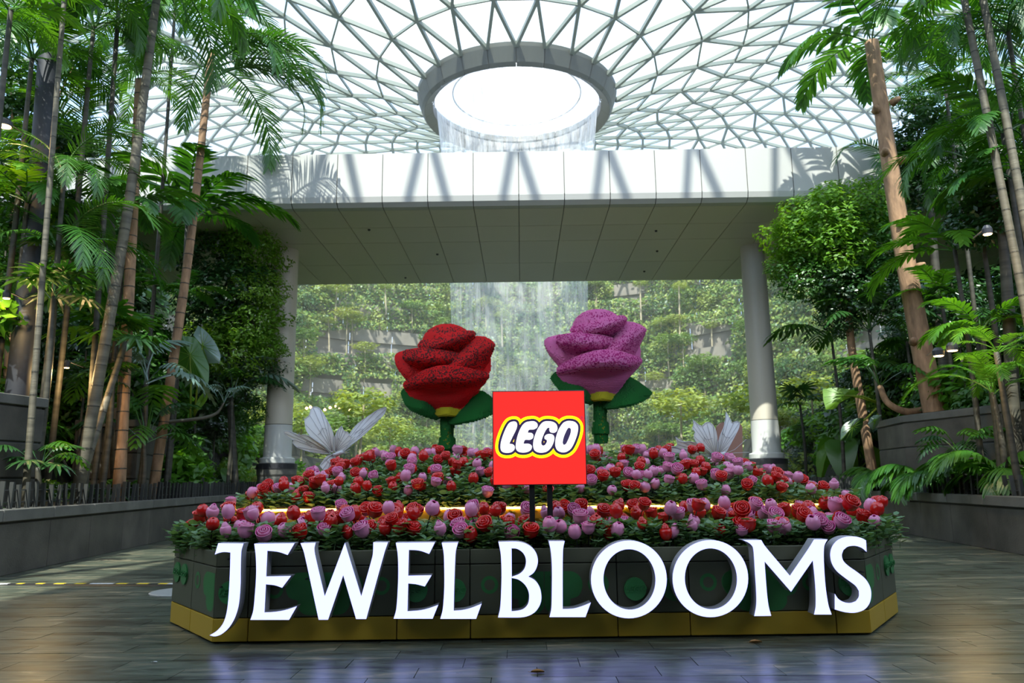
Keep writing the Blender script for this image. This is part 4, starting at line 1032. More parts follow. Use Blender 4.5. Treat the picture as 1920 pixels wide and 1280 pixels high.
def heart_mesh(name, L, m, stalk=.9):
    q = MB(); q.tube([(0, 0, 0), (.08, 0, stalk*.6), (.18, 0, stalk)], [.03, .022, .014], 6, 1); n = 12; rows = []
    for i in range(n+1):
        t = i/n; w = L*.40*(math.sin(math.pi*(t**.62))**.75 if 0 < t < 1 else 0)+.002; x = .18+math.cos(1.1)*0+L*.55*t; z = stalk+L*.22-L*.95*t*t*.75-L*.1*t
        for j in range(-4, 5):
            f = j/4; back = (abs(f)**1.5)*L*.20*(1-t); rip = .012*math.sin(i*2.6)*abs(f)
            rows.append((x-back, f*w, z+abs(f)*w*.28+back*.9+rip))
    q.add(rows, [(i*9+j, i*9+j+1, (i+1)*9+j+1, (i+1)*9+j) for i in range(n) for j in range(8)])
    q.tube([(.18, 0, stalk+.0)]+[(.18+L*.55*t, 0, stalk+L*.22-L*.95*t*t*.75-L*.1*t-.004) for t in (0, .3, .6, .95)], .008, 4, 1)
    return q.mesh(name, [m, L_YEL], True)
HEART = heart_mesh('broad_leaf', .95, L_MID); HEART_D = heart_mesh('broad_leaf', .8, L_DARK, .6); HEART_L = heart_mesh('broad_leaf', .9, L_LIGHT, .8)
def crown_mesh(name, n, rx, rz, ls, m, seed=0, clumps=26, shape=.75):
    """leaf crown: leaves in clumps over an ellipsoid shell"""
    q = MB(); rg = random.Random(seed); cl = []
    for i in range(clumps):
        z = 1-2*(i+.5)/clumps; a = i*2.4; rr2 = math.sqrt(max(0, 1-z*z)); k = rg.uniform(.55, .95)
        cl.append(Vector((rr2*math.cos(a)*rx*k, rr2*math.sin(a)*rx*k, z*rz*k)))
    for i in range(n):
        c = cl[i % clumps]; cr = rx*.34
        v = Vector((rg.gauss(0, 1), rg.gauss(0, 1), rg.gauss(0, .7))).normalized()*cr*rg.uniform(.6, 1.05); v.z *= shape
        p = c+v; nrm = (v.normalized()*.7+c.normalized()*.3+UP*.7+Vector((rg.uniform(-.6, .6), rg.uniform(-.6, .6), rg.uniform(-.4, .4)))).normalized()
        d = nrm.orthogonal().normalized(); d.rotate(Matrix.Rotation(rg.uniform(0, 6.28), 3, nrm)); w = nrm.cross(d); s = ls*rg.uniform(.7, 1.3)
        q.add([p-d*s, p+w*s*.45-nrm*s*.1, p+d*s-nrm*s*.25, p-w*s*.45-nrm*s*.1], [(0, 1, 2, 3)])
    return q.mesh(name, m)
def crowns(m, pre, cnt=3, n=1500, ls=.085): return [crown_mesh('foliage', n, 1.0, .8, ls, m, pre+i, 22+4*i) for i in range(cnt)]
CR_D, CR_M, CR_L = crowns(L_DARK, 10, 3, 1700), crowns(L_MID, 20, 3, 1700), crowns(L_LIGHT, 30, 2, 1700)
CR_FINE = crowns(L_LIGHT, 40, 2, 2600, .06); CR_FINED = crowns(L_DARK, 50, 2, 2600, .06); CR_FINEM = crowns(L_MID, 60, 2, 2600, .06)
FAR = [crowns(m, 70+10*i, 2, 750, .10) for i, m in enumerate((L_FAR1, L_FAR2, L_FAR3))]
BIG = [crown_mesh('foliage', 420, 1.0, .8, .19, m, 95+i, 20) for i, m in enumerate((L_MID, L_DARK, L_PALM2))]

# ------------------------------------------------------------------ builders
def stick(name, pts, rad, m, parent, n=8):
    pts = [Vector(p) for p in pts]; q = MB()
    pp = [tuple(pts[0])]
    R3 = resample([tuple(p) for p in pts], 4*len(pts)); rd = np.interp(np.linspace(0, 1, 4*len(pts)), np.linspace(0, 1, len(pts)), rad)
    q.tube([Vector(p) for p in R3], list(rd), n); return q.build(name, m, parent, True)
def palm(label, base, top, r0, r1, m, fronds, n, sc=1.0, group=None, bend=None, droop=0.0, knots=False, azs=None, name='palm_tree', seed=1, rings=True, vr=(-.12, .05)):
    base, top = Vector(base), Vector(top); t = thing(name, label, 'palm', base, group); rg = random.Random(seed)
    mid = base.lerp(top, .5)+Vector(bend or (0, 0, 0)); tk = stick('trunk', [base, mid, top], [r0, (r0+r1)/2, r1], m, t, 10)
    if rings:
        q = MB(); K = int((top-base).length/.42)
        for i in range(1, K):
            f = i/K; c = base*(1-f)**2*1+mid*0+top*0; c = (base.lerp(mid, f)).lerp(mid.lerp(top, f), f)
            c = Vector(catm(tuple(np.array(v) for v in ((2*base-mid), base, mid, top)), f*2)) if f < .5 else Vector(catm(tuple(np.array(v) for v in (base, mid, top, 2*top-mid)), f*2-1))
            r = r0+(r1-r0)*f; d = (top-base).normalized()*.012; q.tube([c-d, c+d], [r*1.06, r*1.06], 10)
        q.build('leaf_scars', M_BARK_DARK, tk)['kind'] = 'stuff'
    for i in range(n):
        az = (azs[i] if azs else 6.283*i/n+rg.uniform(-.3, .3)); k = sc*rg.uniform(.85, 1.1)
        part('frond', rg.choice(fronds), t, top-base+Vector((0, 0, rg.uniform(*vr))), (0, rg.uniform(-.25, .45)+droop, az), k)
    return t
def clump(label, base, meshes, n, sc, cat='plant', name='leafy_plant', group=None, pname=None, tilt=(-.5, .5), seed=0, azs=None):
    t = thing(name, label, cat, base, group); rg = random.Random(seed)
    for i in range(n):
        az = azs[i] if azs else 6.283*i/n+rg.uniform(-.35, .35); me = rg.choice(meshes)
        part(pname or me.name.split('.')[0], me, t, (rg.uniform(-.05, .05)*sc, rg.uniform(-.05, .05)*sc, 0), (0, rg.uniform(*tilt), az), sc*rg.uniform(.75, 1.15))
    return t
def bush(name, label, loc, meshes, sx, sz, group, seed, cat='shrub', trunk=None):
    rg = random.Random(seed); t = thing(name, label, cat, loc, group)
    part('foliage', rg.choice(meshes), t, (0, 0, sz*.55), (rg.uniform(-.3, .3), rg.uniform(-.3, .3), rg.uniform(0, 6.28)), (sx, sx, sz))
    if trunk:
        q = MB(); h = trunk; q.tube([Vector(loc)+Vector((0, 0, -h)), Vector(loc)+Vector((.05, 0, sz*.4))], [.06, .035], 6); q.build('trunk', M_BARK_PALE, t)
    return t
STK = MB(); STK.tube([(0, 0, -1.2), (.02, .01, 0), (0, 0, .4)], [.02, .016, .01], 5); STKM = STK.mesh('stem', M_BARK_DARK)

# ------------------------------------------------------------------ far terraces: shrubs, slim trees
fr = random.Random(21); TONE = ['pale yellow green', 'mid green', 'dark green']
TRKP = MB(); TRKP.tube([(0, 0, 0), (.1, 0, 2.0), (0, .05, 4.2)], [.07, .055, .04], 6); TRKM = TRKP.mesh('trunk', M_BARK_PALE)
GAPS = [(690, 640, 95, 22), (605, 722, 38, 20), (1330, 638, 42, 30), (1228, 712, 30, 16), (1180, 545, 30, 14), (655, 590, 30, 12), (705, 725, 30, 16)]   # bare concrete patches seen between the plants
def in_gap(p, grow=0):
    q = Vector(p)-EYEV; d = q.dot(CF); px, py = 960+FPX*q.dot(CR)/d, 640-FPX*q.dot(CU)/d
    return any(abs(px-a) < w+grow and abs(py-b) < h+grow for a, b, w, h in GAPS)
def ivy(name, n, m, seed, ls):
    rg = random.Random(seed); V = []; Fs = []
    q = MB(); cl = [(rg.uniform(8, 172), rg.uniform(0, 29)) for _ in range(1500)]
    for i in range(n):
        c = cl[rg.randrange(len(cl))]; ad = c[0]+rg.gauss(0, 1.3); zz = c[1]+rg.gauss(0, .75); a = math.radians(ad)
        k = max(0, min(8, int(zz//3.1))); r = TR[k][0]-rg.uniform(.05, .8)+(1.55*rg.random() if zz-k*3.1 > 1.9 else 0)
        p = Vector((OC.x+r*math.cos(a), OC.y+r*math.sin(a), max(.1, zz)))
        if in_gap(p): continue
        nn = (Vector((-math.cos(a), -math.sin(a), .6))+Vector((rg.uniform(-.8, .8), rg.uniform(-.8, .8), rg.uniform(-.6, .6)))).normalized()
        d = nn.orthogonal().normalized(); d.rotate(Matrix.Rotation(rg.uniform(0, 6.28), 3, nn)); w = nn.cross(d); s = ls*rg.uniform(.6, 1.4)
        q.add([p-d*s, p+w*s*.5, p+d*s, p-w*s*.5], [(0, 1, 2, 3)])
    o = q.build(name, m, valley); o['kind'] = 'stuff'
ivy('ivy_leaves', 60000, L_FAR1, 1, .19); ivy('ivy_leaves', 52000, L_FAR2, 2, .19); ivy('ivy_leaves', 30000, L_FAR3, 3, .20)
for k, (r, z) in enumerate(TR):
    n = 33
    for j in range(n):
        a = math.radians(fr.uniform(28, 152)); rad = r+fr.uniform(.5, 1.6); x, y = OC.x+rad*math.cos(a), OC.y+rad*math.sin(a)
        tn = fr.choices((0, 1, 2), (5, 4, 3))[0]; s = fr.uniform(.9, 1.9)
        if in_gap((x, y, z+2.1), 14): continue
        nm = 'terrace_shrub'; t = thing(nm, f'{TONE[tn]} shrub on the terraces round the waterfall', 'shrub', (x, y, z+1.9), f'{TONE[tn]} terrace shrubs')
        part('foliage', fr.choice(FAR[tn]), t, (0, 0, s*.2), (fr.uniform(-.3, .3), fr.uniform(-.3, .3), fr.uniform(0, 6.28)), (s*1.15, s*1.15, s*fr.uniform(.7, 1.1)))
    for j in range(15):      # hanging greenery on the wall faces
        a = math.radians(fr.uniform(12, 168)); rad = r-.15; x, y = OC.x+rad*math.cos(a), OC.y+rad*math.sin(a); tn = fr.choices((0, 1, 2), (4, 4, 3))[0]; s = fr.uniform(.9, 1.6)
        if in_gap((x, y, z+1.5), 18): continue
        t = thing('hanging_creeper', f'{TONE[tn]} creeper hanging over a terrace wall', 'creeper', (x, y, z+1.5), f'{TONE[tn]} terrace creepers')
        part('foliage', fr.choice(FAR[tn]), t, (0, 0, 0), (fr.uniform(-.2, .2), 0, fr.uniform(0, 6.28)), (s, s, s*1.1))
    for j in range(6):
        a = math.radians(fr.uniform(20, 160)); rad = r+.9; x, y = OC.x+rad*math.cos(a), OC.y+rad*math.sin(a); s = fr.uniform(.8, 1.2)
        t = thing('slim_terrace_tree', 'slim pale stemmed tree on the terraces round the waterfall', 'tree', (x, y, z+1.9), 'slim terrace trees')
        part('trunk', TRKM, t, (0, 0, 0), (0, 0, fr.uniform(0, 6)), s)
        part('foliage', fr.choice(FAR[fr.choice((0, 0, 1))]), t, (0, 0, 4.2*s), (0, 0, fr.uniform(0, 6)), (1.5*s, 1.5*s, .7*s))
for k in range(3, 9):
    for ad in ((-5, 185) if k > 3 else (-35, 215)):
        for dd in (0, 4):
            a = math.radians(ad+(dd if ad < 90 else -dd)); r = TR[k][0]+.8; s = fr.uniform(2.0, 2.8)
            t = thing('terrace_tree', 'broad dense tree closing the end of an upper terrace', 'tree', (OC.x+r*math.cos(a), OC.y+r*math.sin(a), TR[k][1]+1.9), 'trees at the terrace ends')
            part('foliage', BIG[k % 2], t, (0, 0, .2), (0, 0, fr.uniform(0, 6)), (s, s, s*.8))
# lower ground around the pool
for j in range(150):
    side_ = fr.choice((-1, 1)); x = OC.x+side_*fr.uniform(6.0, 26); y = fr.uniform(37, 74)
    if (x-OC.x)**2+(y-OC.y)**2 < 12.6**2: continue
    if abs(x) < 8.5 and y < 44: continue
    tn = fr.choices((0, 1, 2), (6, 4, 2))[0]; s = fr.uniform(.8, 1.7); z = fr.uniform(0, .2)+max(0, abs(x)-12)*.25
    t = thing('valley_shrub', f'{TONE[tn]} shrub on the ground beside the waterfall pool', 'shrub', (x, y, z), f'{TONE[tn]} valley floor shrubs')
    part('foliage', fr.choice(FAR[tn]), t, (0, 0, s*.7), (0, 0, fr.uniform(0, 6.28)), (s*1.2, s*1.2, s))
    if fr.random() < .22:
        s = fr.uniform(.9, 1.4)
        t = thing('valley_tree', 'slim tree rising beside the waterfall pool', 'tree', (x+.5, y+.4, z), 'slim valley trees')
        part('trunk', TRKM, t, (0, 0, 0), (0, 0, fr.uniform(0, 6)), s)
        part('foliage', fr.choice(FAR[fr.choice((0, 0, 1))]), t, (0, 0, 4.2*s), (0, 0, fr.uniform(0, 6)), (1.5*s, 1.5*s, .8*s))

# ------------------------------------------------------------------ side gardens: background planting
gr = random.Random(33)
def fill(side, n, y0, y1, d0, d1, meshes, nm, label, grp, s0, s1, extra=0.0, cat='shrub'):
    s = -1 if side == 'left' else 1; edge = edge_left if s < 0 else edge_right
    for i in range(n):
        y = gr.uniform(y0, y1); d = gr.uniform(d0, d1); x = edge(min(y, 40))+s*d; z = slope_z(d)+extra*gr.random(); k = gr.uniform(s0, s1)
        vq = Vector((x, y, z))-EYEV; sx = 960+FPX*vq.dot(CR)/vq.dot(CF)
        if sx < -130 or sx > 2050: continue
        t = thing(nm, label, cat, (x, y, z), grp)
        part('foliage', gr.choice(meshes), t, (0, 0, k*.55), (gr.uniform(-.3, .3), gr.uniform(-.3, .3), gr.uniform(0, 6.28)), (k, k, k*gr.uniform(.8, 1.2)))
        if extra: part('stem', STKM, t, (0, 0, 0), (0, 0, 0), (2, 2, (z-slope_z(d)+.1)/1.2+.3))
for sd in ('left', 'right'):
    fill(sd, 60, 10, 40, 2.6, 12, CR_D+CR_FINED, 'dense_shrub', f'dense dark green shrub on the {sd} planted slope', f'dark shrubs on the {sd} slope', .9, 1.7)
    fill(sd, 46, 10, 42, 2.6, 13, CR_M+BIG[:1], 'leafy_shrub', f'mid green leafy shrub on the {sd} planted slope', f'green shrubs on the {sd} slope', .8, 1.6)
    fill(sd, 26, 24, 44, 1.5, 12, CR_L+BIG[2:], 'bright_shrub', f'bright green shrub far back on the {sd} slope', f'bright shrubs on the {sd} slope', .8, 1.6)
    fill(sd, 22, 12, 36, 3.4, 9, CR_D+CR_M, 'slender_tree', f'slender dark leafed tree on the {sd} planted slope', f'slender trees on the {sd} slope', 1.1, 1.9, 5.0, 'tree')
    fill(sd, 46, 13, 34, 1.8, 5, BIG+CR_M[:1]+[CR_D[0]], 'broad_leaf_shrub', f'broad leafed shrub on the {sd} planted slope', f'broad leafed shrubs on the {sd} slope', .6, 1.05, 3.2)
    fill(sd, 30, 8, 34, .95, 1.3, BIG[:2]+CR_D, 'border_plant', f'low dark plant by the {sd} fence', f'low plants behind the {sd} fence', .28, .45)
    s = -1 if sd == 'left' else 1; edge = edge_left if s < 0 else edge_right
    for i in range(34):
        y = gr.uniform(9, 34); d = gr.choice((gr.uniform(.9, 1.2), gr.uniform(2.5, 7))); x = edge(y)+s*d; k = gr.randrange(5)
        nm, ms, lb = (('fan_palm', FAN_D, 'fan leafed palm shrub'), ('fern', F_FERN, 'arching green fern'), ('split_leaf_plant', SPL_D, 'plant with deeply split glossy leaves'), ('feather_palm', F_BROAD, 'low feather leafed palm'), ('broad_leaf_plant', [HEART_D, HEART], 'plant with big heart shaped leaves'))[k]
        sc = (gr.uniform(.5, .8) if d < 1.3 else gr.uniform(.9, 1.5))*(.55 if k == 3 else 1)
        clump(f'{lb} in the {sd} garden', (x, y, slope_z(d)), ms, 9 if k != 4 else 6, sc, 'plant', nm, f'{lb} clumps, {sd} garden', None, (-.6, .35), i*7+k)
# ------------------------------------------------------------------ side gardens: the plants that can be singled out in the photo
# left: stems (pixel, distance) from top to bottom
def YM(px, extra=.55):
    y = 10.0
    while y < 40:
        x = P(px, 700, y).x
        if abs(x) > abs(edge_left(y) if x < 0 else edge_right(y))+extra: break
        y += .1
    return y
def ground_z(p):
    d = abs(p.x)-abs(edge_left(min(p.y, 40)) if p.x < 0 else edge_right(min(p.y, 40))); return slope_z(max(0, d))
def to_ground(p, dirv):
    p = Vector(p); dirv = Vector(dirv).normalized()
    if dirv.z > -.2: dirv = Vector((0, 0, -1))
    for _ in range(200):
        if p.z <= ground_z(p)-.05: break
        p = p+dirv*.1
    return p
def stemp(label, p0, Y0, p1, Y1, r0, r1, m, fronds, n, sc, seed=1, bend=None, droop=0.0, azs=None, cat=None, name='palm_tree', vr=(-.12, .05), rings=True):
    k = max(1, YM(p1[0])/Y1); top, b = P(*p0, Y0*k), P(*p1, Y1*k); b = to_ground(b, b-top)
    return palm(label, b, top, r0*k, r1*k, m, fronds, n, sc*k, None, bend, droop, azs=azs, seed=seed, name=name, vr=vr, rings=rings)
t = thing('steel_column', 'thick dark grey raking steel column at the upper left', 'column', P(45, 560, 15))
stick('shaft', [P(28, 800, 15), P(45, 640, 15), P(78, 300, 15.4), P(102, -60, 15.8)], [.24, .235, .225, .21], mat('grey_steel', (.030, .033, .042), .6), t, 24)
stemp('thin pale palm stem crossing in front of the steel column', (125, -60), 13.5, (62, 745), 13.2, .06, .045, M_BARK_GREY, F_ARECA, 9, .9, 2)
stemp('slim dark palm stem left of the tall ringed stem', (222, 20), 14.5, (163, 860), 13.4, .06, .045, M_BARK_DARK, F_ARECA, 10, .8, 3, (0, 0, 0))
stemp('tall ringed grey palm stem leaning left towards its foot', (300, -50), 12.6, (148, 905), 12.2, .10, .07, M_BARK_GREY, F_ARECA+F_BROAD, 12, 1.0, 4, (.12, 0, 0), .1)
stemp('brown palm trunk standing behind the tall ringed stem', (262, 150), 16, (226, 860), 15.5, .13, .10, M_BARK_TAN, F_ARECA_L, 8, .7, 5)
stemp('slender tan palm trunk under the big arching feather crown', (396, 100), 15.0, (296, 850), 14.5, .10, .075, M_BARK_TAN, F_ARECA, 15, 1.15, 6, (.12, 0, 0), .0,
      [0, -.2, .15, .45, -.5, 3.14, 2.8, 3.5, 1.3, 4.7, 5.4, .05, -.1, 2.2, .25], vr=(-1.0, .1))
stemp('mottled bamboo like stem low in the left garden', (235, 640), 12.8, (150, 905), 12.0, .07, .05, M_BARK_GREY, FAN_D, 8, 1.0, 7)
# right
stout = stemp('stout tan trunk with knots and a few broad fronds', (1634, 78), 20.3, (1757, 780), 20.3, .30, .19, M_BARK_TAN, F_BROAD, 9, 1.5, 8, (-.12, 0, 0), .05, [3.3, 2.7, .3, 5.6, 1.2, 2.0, 4.4, -.3, 3.9], rings=False)
for px, py, sd_ in ((1645, 205, -1), (1676, 190, 1), (1662, 285, -1), (1690, 300, 1), (1690, 420, -1), (1722, 500, 1), (1716, 640, -1)):
    c = P(px, py, 20.1); q = MB(); q.tube([c+Vector((0, .1, 0)), c+Vector((sd_*.06, -.06, .03)), c+Vector((sd_*.13, -.13, .05))], [.12, .09, .05], 9); q.build('knot', M_BARK_TAN, stout, True)
stemp('left one of the two thin grey palm stems at the right edge', (1800, -40), 10.8, (1935, 640), 10.6, .065, .05, M_BARK_GREY, F_ARECA, 9, .8, 9)
stemp('right one of the two thin grey palm stems at the right edge', (1836, -40), 11.4, (1950, 560), 11.2, .075, .055, M_BARK_GREY, F_ARECA+F_BROAD_L, 10, .8, 10)
stemp('thin dark palm stem low at the right edge', (1868, 660), 10.4, (1905, 880), 10.4, .05, .035, M_BARK_DARK, F_ARECA_L, 8, .42, 11)
# big single fronds and low palms
def low_palm(label, px, py, Y, fr_, n, sc, seed, name='feather_palm', tilt=(-.5, .4), azs=None, cat='palm'):
    k = max(1, YM(px)/Y); p = P(px, py, Y*k); t = clump(label, p, fr_, n, sc*k, cat, name, None, None, tilt, seed, azs)
    g = to_ground(p, (0, 0, -1))
    if p.z-g.z > .25: stick('stem', [g, g.lerp(p, .5)+Vector((.06, 0, 0)), p+Vector((0, 0, .05))], [.07, .06, .045], M_BARK_DARK, t)
    return t
low_palm('feather palm with broad leaflets reaching over the walkway edge on the left', 350, 420, 14, F_BROAD, 9, .95, 12, azs=[0, .35, -.4, .9, 3, 2.2, -1.2, 4.2, 5.2])
low_palm('bright feather palm spreading below the top of the stout tan trunk', 1790, 470, 12.5, F_BROAD_L, 9, .75, 13)
low_palm('yellow green feather palm at the right edge above the planter box', 1862, 740, 11.5, F_ARECA_L, 9, .55, 14)
low_palm('bright feather palm at the top left corner', 20, 20, 13, F_BROAD_L+F_ARECA_L, 10, .9, 15)
low_palm('dark feather palm above the left planter box', 120, 330, 14, F_ARECA, 10, .8, 16)
low_palm('dark green feather palm at the upper right edge', 1880, 250, 12, F_ARECA+F_BROAD, 11, .8, 17)
low_palm('feather palm behind the two thin stems on the right', 1770, 150, 21, F_ARECA+F_ARECA_L, 11, 1.1, 18)
low_palm('feather palm behind the stout tan trunk', 1690, 330, 23, F_ARECA, 10, 1.2, 19)
for i, (px, py, Y, ms, n_, sc_, lb) in enumerate((
    (60, 110, 15, F_ARECA+F_BROAD_L, 12, 1.0, 'dense feather palm crown left of the steel column top'), (175, 50, 16, F_ARECA_L+F_ARECA, 12, 1.0, 'feather palm crown between the steel column and the ringed stem top'),
    (330, -10, 16, F_ARECA, 13, 1.1, 'feather palm crown hanging in from the top edge on the left'), (150, 290, 17, F_ARECA_L, 11, 1.0, 'light green feather palm beside the foot of the upper stems'),
    (235, 400, 17, F_BROAD, 10, .9, 'broad leaflet palm left of the tan trunk'), (50, 380, 15, F_BROAD+F_BROAD_L, 10, .9, 'broad leaflet palm in front of the steel column'),
    (335, 560, 20, F_BROAD+FAN_D, 11, .8, 'mixed fan and feather foliage right of the tan trunk'), (110, 470, 15, FAN_D+F_ARECA, 12, .9, 'tangled fan foliage low beside the steel column'),
    (190, 720, 17, SPL_D+FAN_D, 12, 1.0, 'dark lobed foliage around the ringed stem foot'), (1890, 60, 15, F_ARECA, 13, 1.0, 'dense feather palm crown in the top right corner'),
    (1905, 340, 15, F_BROAD, 11, .9, 'broad leaflet palm behind the thin stems on the right'), (1820, 300, 17, F_ARECA+F_ARECA_L, 12, .9, 'feather palm right of the stout trunk at fascia height'),
    (1765, 560, 20, F_BROAD_L+FAN_D, 12, .8, 'bright fan foliage beside the stout trunk'), (1840, 620, 16, F_BROAD_L+SPL_D, 12, .8, 'bright lobed foliage above the grey planter box'),
    (1700, 640, 23, SPL_D+FAN_D, 12, 1.0, 'dark lobed foliage just left of the stout trunk'), (1800, 850, 17, SPL_D, 11, .9, 'glossy lobed foliage in front of the grey planter box'))):
    low_palm(lb, px, py, Y, ms, n_, sc_, 100+i, 'feather_palm' if ms[0] in F_ARECA+F_ARECA_L+F_BROAD+F_BROAD_L else 'lobed_leaf_plant')
for i, (px, py) in enumerate(((1660, 900), (1730, 885), (1800, 895), (1870, 880))):
    yy = YM(px, .9); w = P(px, py, yy); clump(('leftmost', 'second from left', 'third from left', 'rightmost')[i]+' of the curled dark green palms behind the right fence', (w.x, yy, 1.0), F_CURL, 13, 1.25, 'palm', 'feather_palm', None, None, (-.35, .15), 30+i)
# fan palms and split leaf plants on the left
for i, (px, py, Y, k, lb) in enumerate(((215, 640, 12.8, FAN_D, 'green fan palm beside the tall ringed stem'), (100, 560, 13, FAN_D, 'fan palm in front of the steel column foot'), (275, 720, 16, SPL_S, 'blue grey split leaf plant left of the big elephant ear'),
        (435, 745, 17, SPL_D+SPL_S, 'glossy split leaf plant right of the big elephant ear'), (270, 830, 13.5, SPL_D, 'split leaf plant in front of the corner planter box'), (1560, 640, 17, SPL_D, 'large split leaf plant under the round crowned tree'),
        (1630, 620, 16, SPL_D, 'tall split leaf plant left of the stout trunk'), (70, 880, 12.8, SPL_D+FAN_D, 'leafy plant under the left planter box'), (1500, 760, 20, FAN_D, 'small fan palm right of the right column'))):
    low_palm(lb, px, py, Y, k, 9, 1.15 if i not in (7, 8) else .8, 60+i, 'split_leaf_plant' if k is not FAN_D else 'fan_palm', (-.7, .3), None, 'plant')
# elephant ears: leaf blades shaped as seen, cupped in depth
def ear(parent, cf, poly, hinge, Y, m, depth=.25, stalk=None, lean=0.0):
    h = Vector(hinge); l = smooth_poly(poly, True, 60, 4); n = len(l); K = 6; mxr = max((Vector(p)-h).length for p in l)
    tip = max((Vector(p)-h for p in l), key=lambda v: v.length).normalized()
    def to(p, e=0.0):
        v = Vector(p)-h; d = v.length/mxr; side = abs(v.x*tip.y-v.y*tip.x)/mxr
        rip = .012*math.sin(math.atan2(v.y, v.x)*16)*d
        return P(*cf(p), Y+lean*d+depth*side*1.2-.06*math.sin(d*3.1)+rip+e)
    q = MB(); vs = [to(tuple(h))]
    for k in range(1, K+1): vs += [to(tuple(h.lerp(Vector(p), k/K))) for p in l]
    fs = [(0, 1+(i+1) % n, 1+i) for i in range(n)]
    for k in range(1, K): fs += [(1+(k-1)*n+i, 1+(k-1)*n+(i+1) % n, 1+k*n+(i+1) % n, 1+k*n+i) for i in range(n)]
    q.add(vs, fs); o = q.build('leaf_blade', m, parent, True)
    q = MB()
    for i in range(0, n, max(1, n//12)): q.tube([to(tuple(h.lerp(Vector(l[i]), f)), -.006) for f in (0.02, .35, .7, .97)], [.010, .007, .005, .002], 4)
    q.build('veins', L_LIGHT, o)
    if stalk:
        q = MB(); q.tube([to(tuple(h))]+[P(*cf(p), Y+.08) for p in stalk], [.02]+[.028]*len(stalk), 6); q.build('stalk', L_YEL, parent, True)
def cl_(p): return (p[0]/2.977, 430+p[1]/2.977)
def cr_(p): return (1280+p[0]/2.977, 430+p[1]/2.977)
t = thing('elephant_ear', 'elephant ear plant with two huge upright heart shaped leaves', 'plant', P(362, 800, 21.5))
ear(t, cl_, [(925,660),(960,620),(1010,597),(1050,596),(1085,605),(1115,640),(1140,700),(1165,760),(1166,830),(1158,885),(1120,860),(1090,815),(1062,790),(1000,800),(955,745)], (1062, 700), 21.4, L_MID, .5, [(1066, 860), (1062, 1050)])
ear(t, cl_, [(1078,590),(1105,535),(1150,568),(1200,630),(1230,700),(1226,745),(1165,748),(1142,700),(1112,640)], (1130, 650), 21.8, L_SILV, .25, [(1110, 800), (1085, 1040)])
ear(t, cl_, [(1085,1000),(1110,940),(1150,900),(1175,890),(1150,960),(1105,1010)], (1120, 960), 21.5, L_LIGHT, .2, [(1085, 1040)])
t = thing('elephant_ear', 'elephant ear plant left of the right planter box', 'plant', P(1625, 770, 22))
ear(t, cr_, [(782,890),(850,882),(920,890),(990,905),(940,935),(880,965),(850,1000),(800,1005),(785,950)], (900, 925), 21.8, L_LIGHT, .3, [(1000, 930), (1080, 960)])
ear(t, cr_, [(840,985),(850,930),(900,895),(980,880),(975,920),(900,960)], (910, 925), 22, L_DARK, .3, [(1000, 940), (1080, 965)])
ear(t, cr_, [(880,1180),(890,1100),(950,1060),(1010,1050),(1000,1110),(940,1170)], (950, 1100), 21.6, L_DARK, .3, [(1020, 1060), (1080, 1000)])
ear(t, cr_, [(1030,1090),(1060,1040),(1110,1035),(1090,1090),(1060,1120)], (1070, 1070), 21.6, L_SILV, .2, [(1090, 1030)])
t = thing('elephant_ear', 'pale broad leafed plant at the end of the right garden wall', 'plant', (P(1525, 905, 29).x+1.3, 29, 1.0))
for i in range(6): part('broad_leaf', HEART_L if i % 2 else HEART, t, (0, 0, 0), (0, .1*i, i*1.05), 1.5)
# trees with rounded crowns
def round_tree(label, foot, joints, blobs, m, name='broadleaf_tree'):
    k = max(1, YM(foot[0])/foot[2]); F3 = lambda p: P(p[0], p[1], p[2]*k)
    joints = [F3(p) for p in joints]; f = F3(foot); f = to_ground(f, f-joints[0]); t = thing(name, label, 'tree', f)
    stick('trunk', [f]+joints, list(np.linspace(.16, .06, len(joints)+1)), m, t)
    for (px, py, Y, r, me) in blobs:
        r *= k; c = F3((px, py, Y))-f; part('foliage', me, t, c, (pr.uniform(-.3, .3), pr.uniform(-.3, .3), pr.uniform(0, 6.28)), (r, r, r*.82))
        q = MB(); q.tube([joints[-1], joints[-1].lerp(f+c, .6)+Vector((0, 0, -.05)), f+c], [.05, .035, .015], 5); q.build('branch', m, t)
    return t
round_tree('rounded light green tree in front of the right end of the walkway', (1615, 760, 17.5), [(1598, 660, 17.5), (1588, 540, 17.5), (1575, 470, 17.6)], [  # upper blobs take paler leaves, putting sunlight into the crown colour
  (1545, 400, 17.2, 1.15, CR_FINE[0]), (1610, 380, 17.6, 1.1, CR_FINE[1]), (1500, 450, 17.4, .95, CR_FINE[1]), (1560, 460, 17.0, 1.1, CR_FINE[0]), (1635, 450, 17.2, 1.1, CR_FINEM[0]),
  (1520, 520, 17.5, .95, CR_FINEM[0]), (1590, 540, 17.3, 1.0, CR_FINED[1]), (1640, 530, 17.0, .95, CR_FINED[0]), (1480, 500, 17.9, .6, CR_FINE[0]), (1575, 600, 17.6, .6, CR_FINED[1]), (1490, 425, 17.3, .5, CR_FINE[1])], M_BARK_TAN)
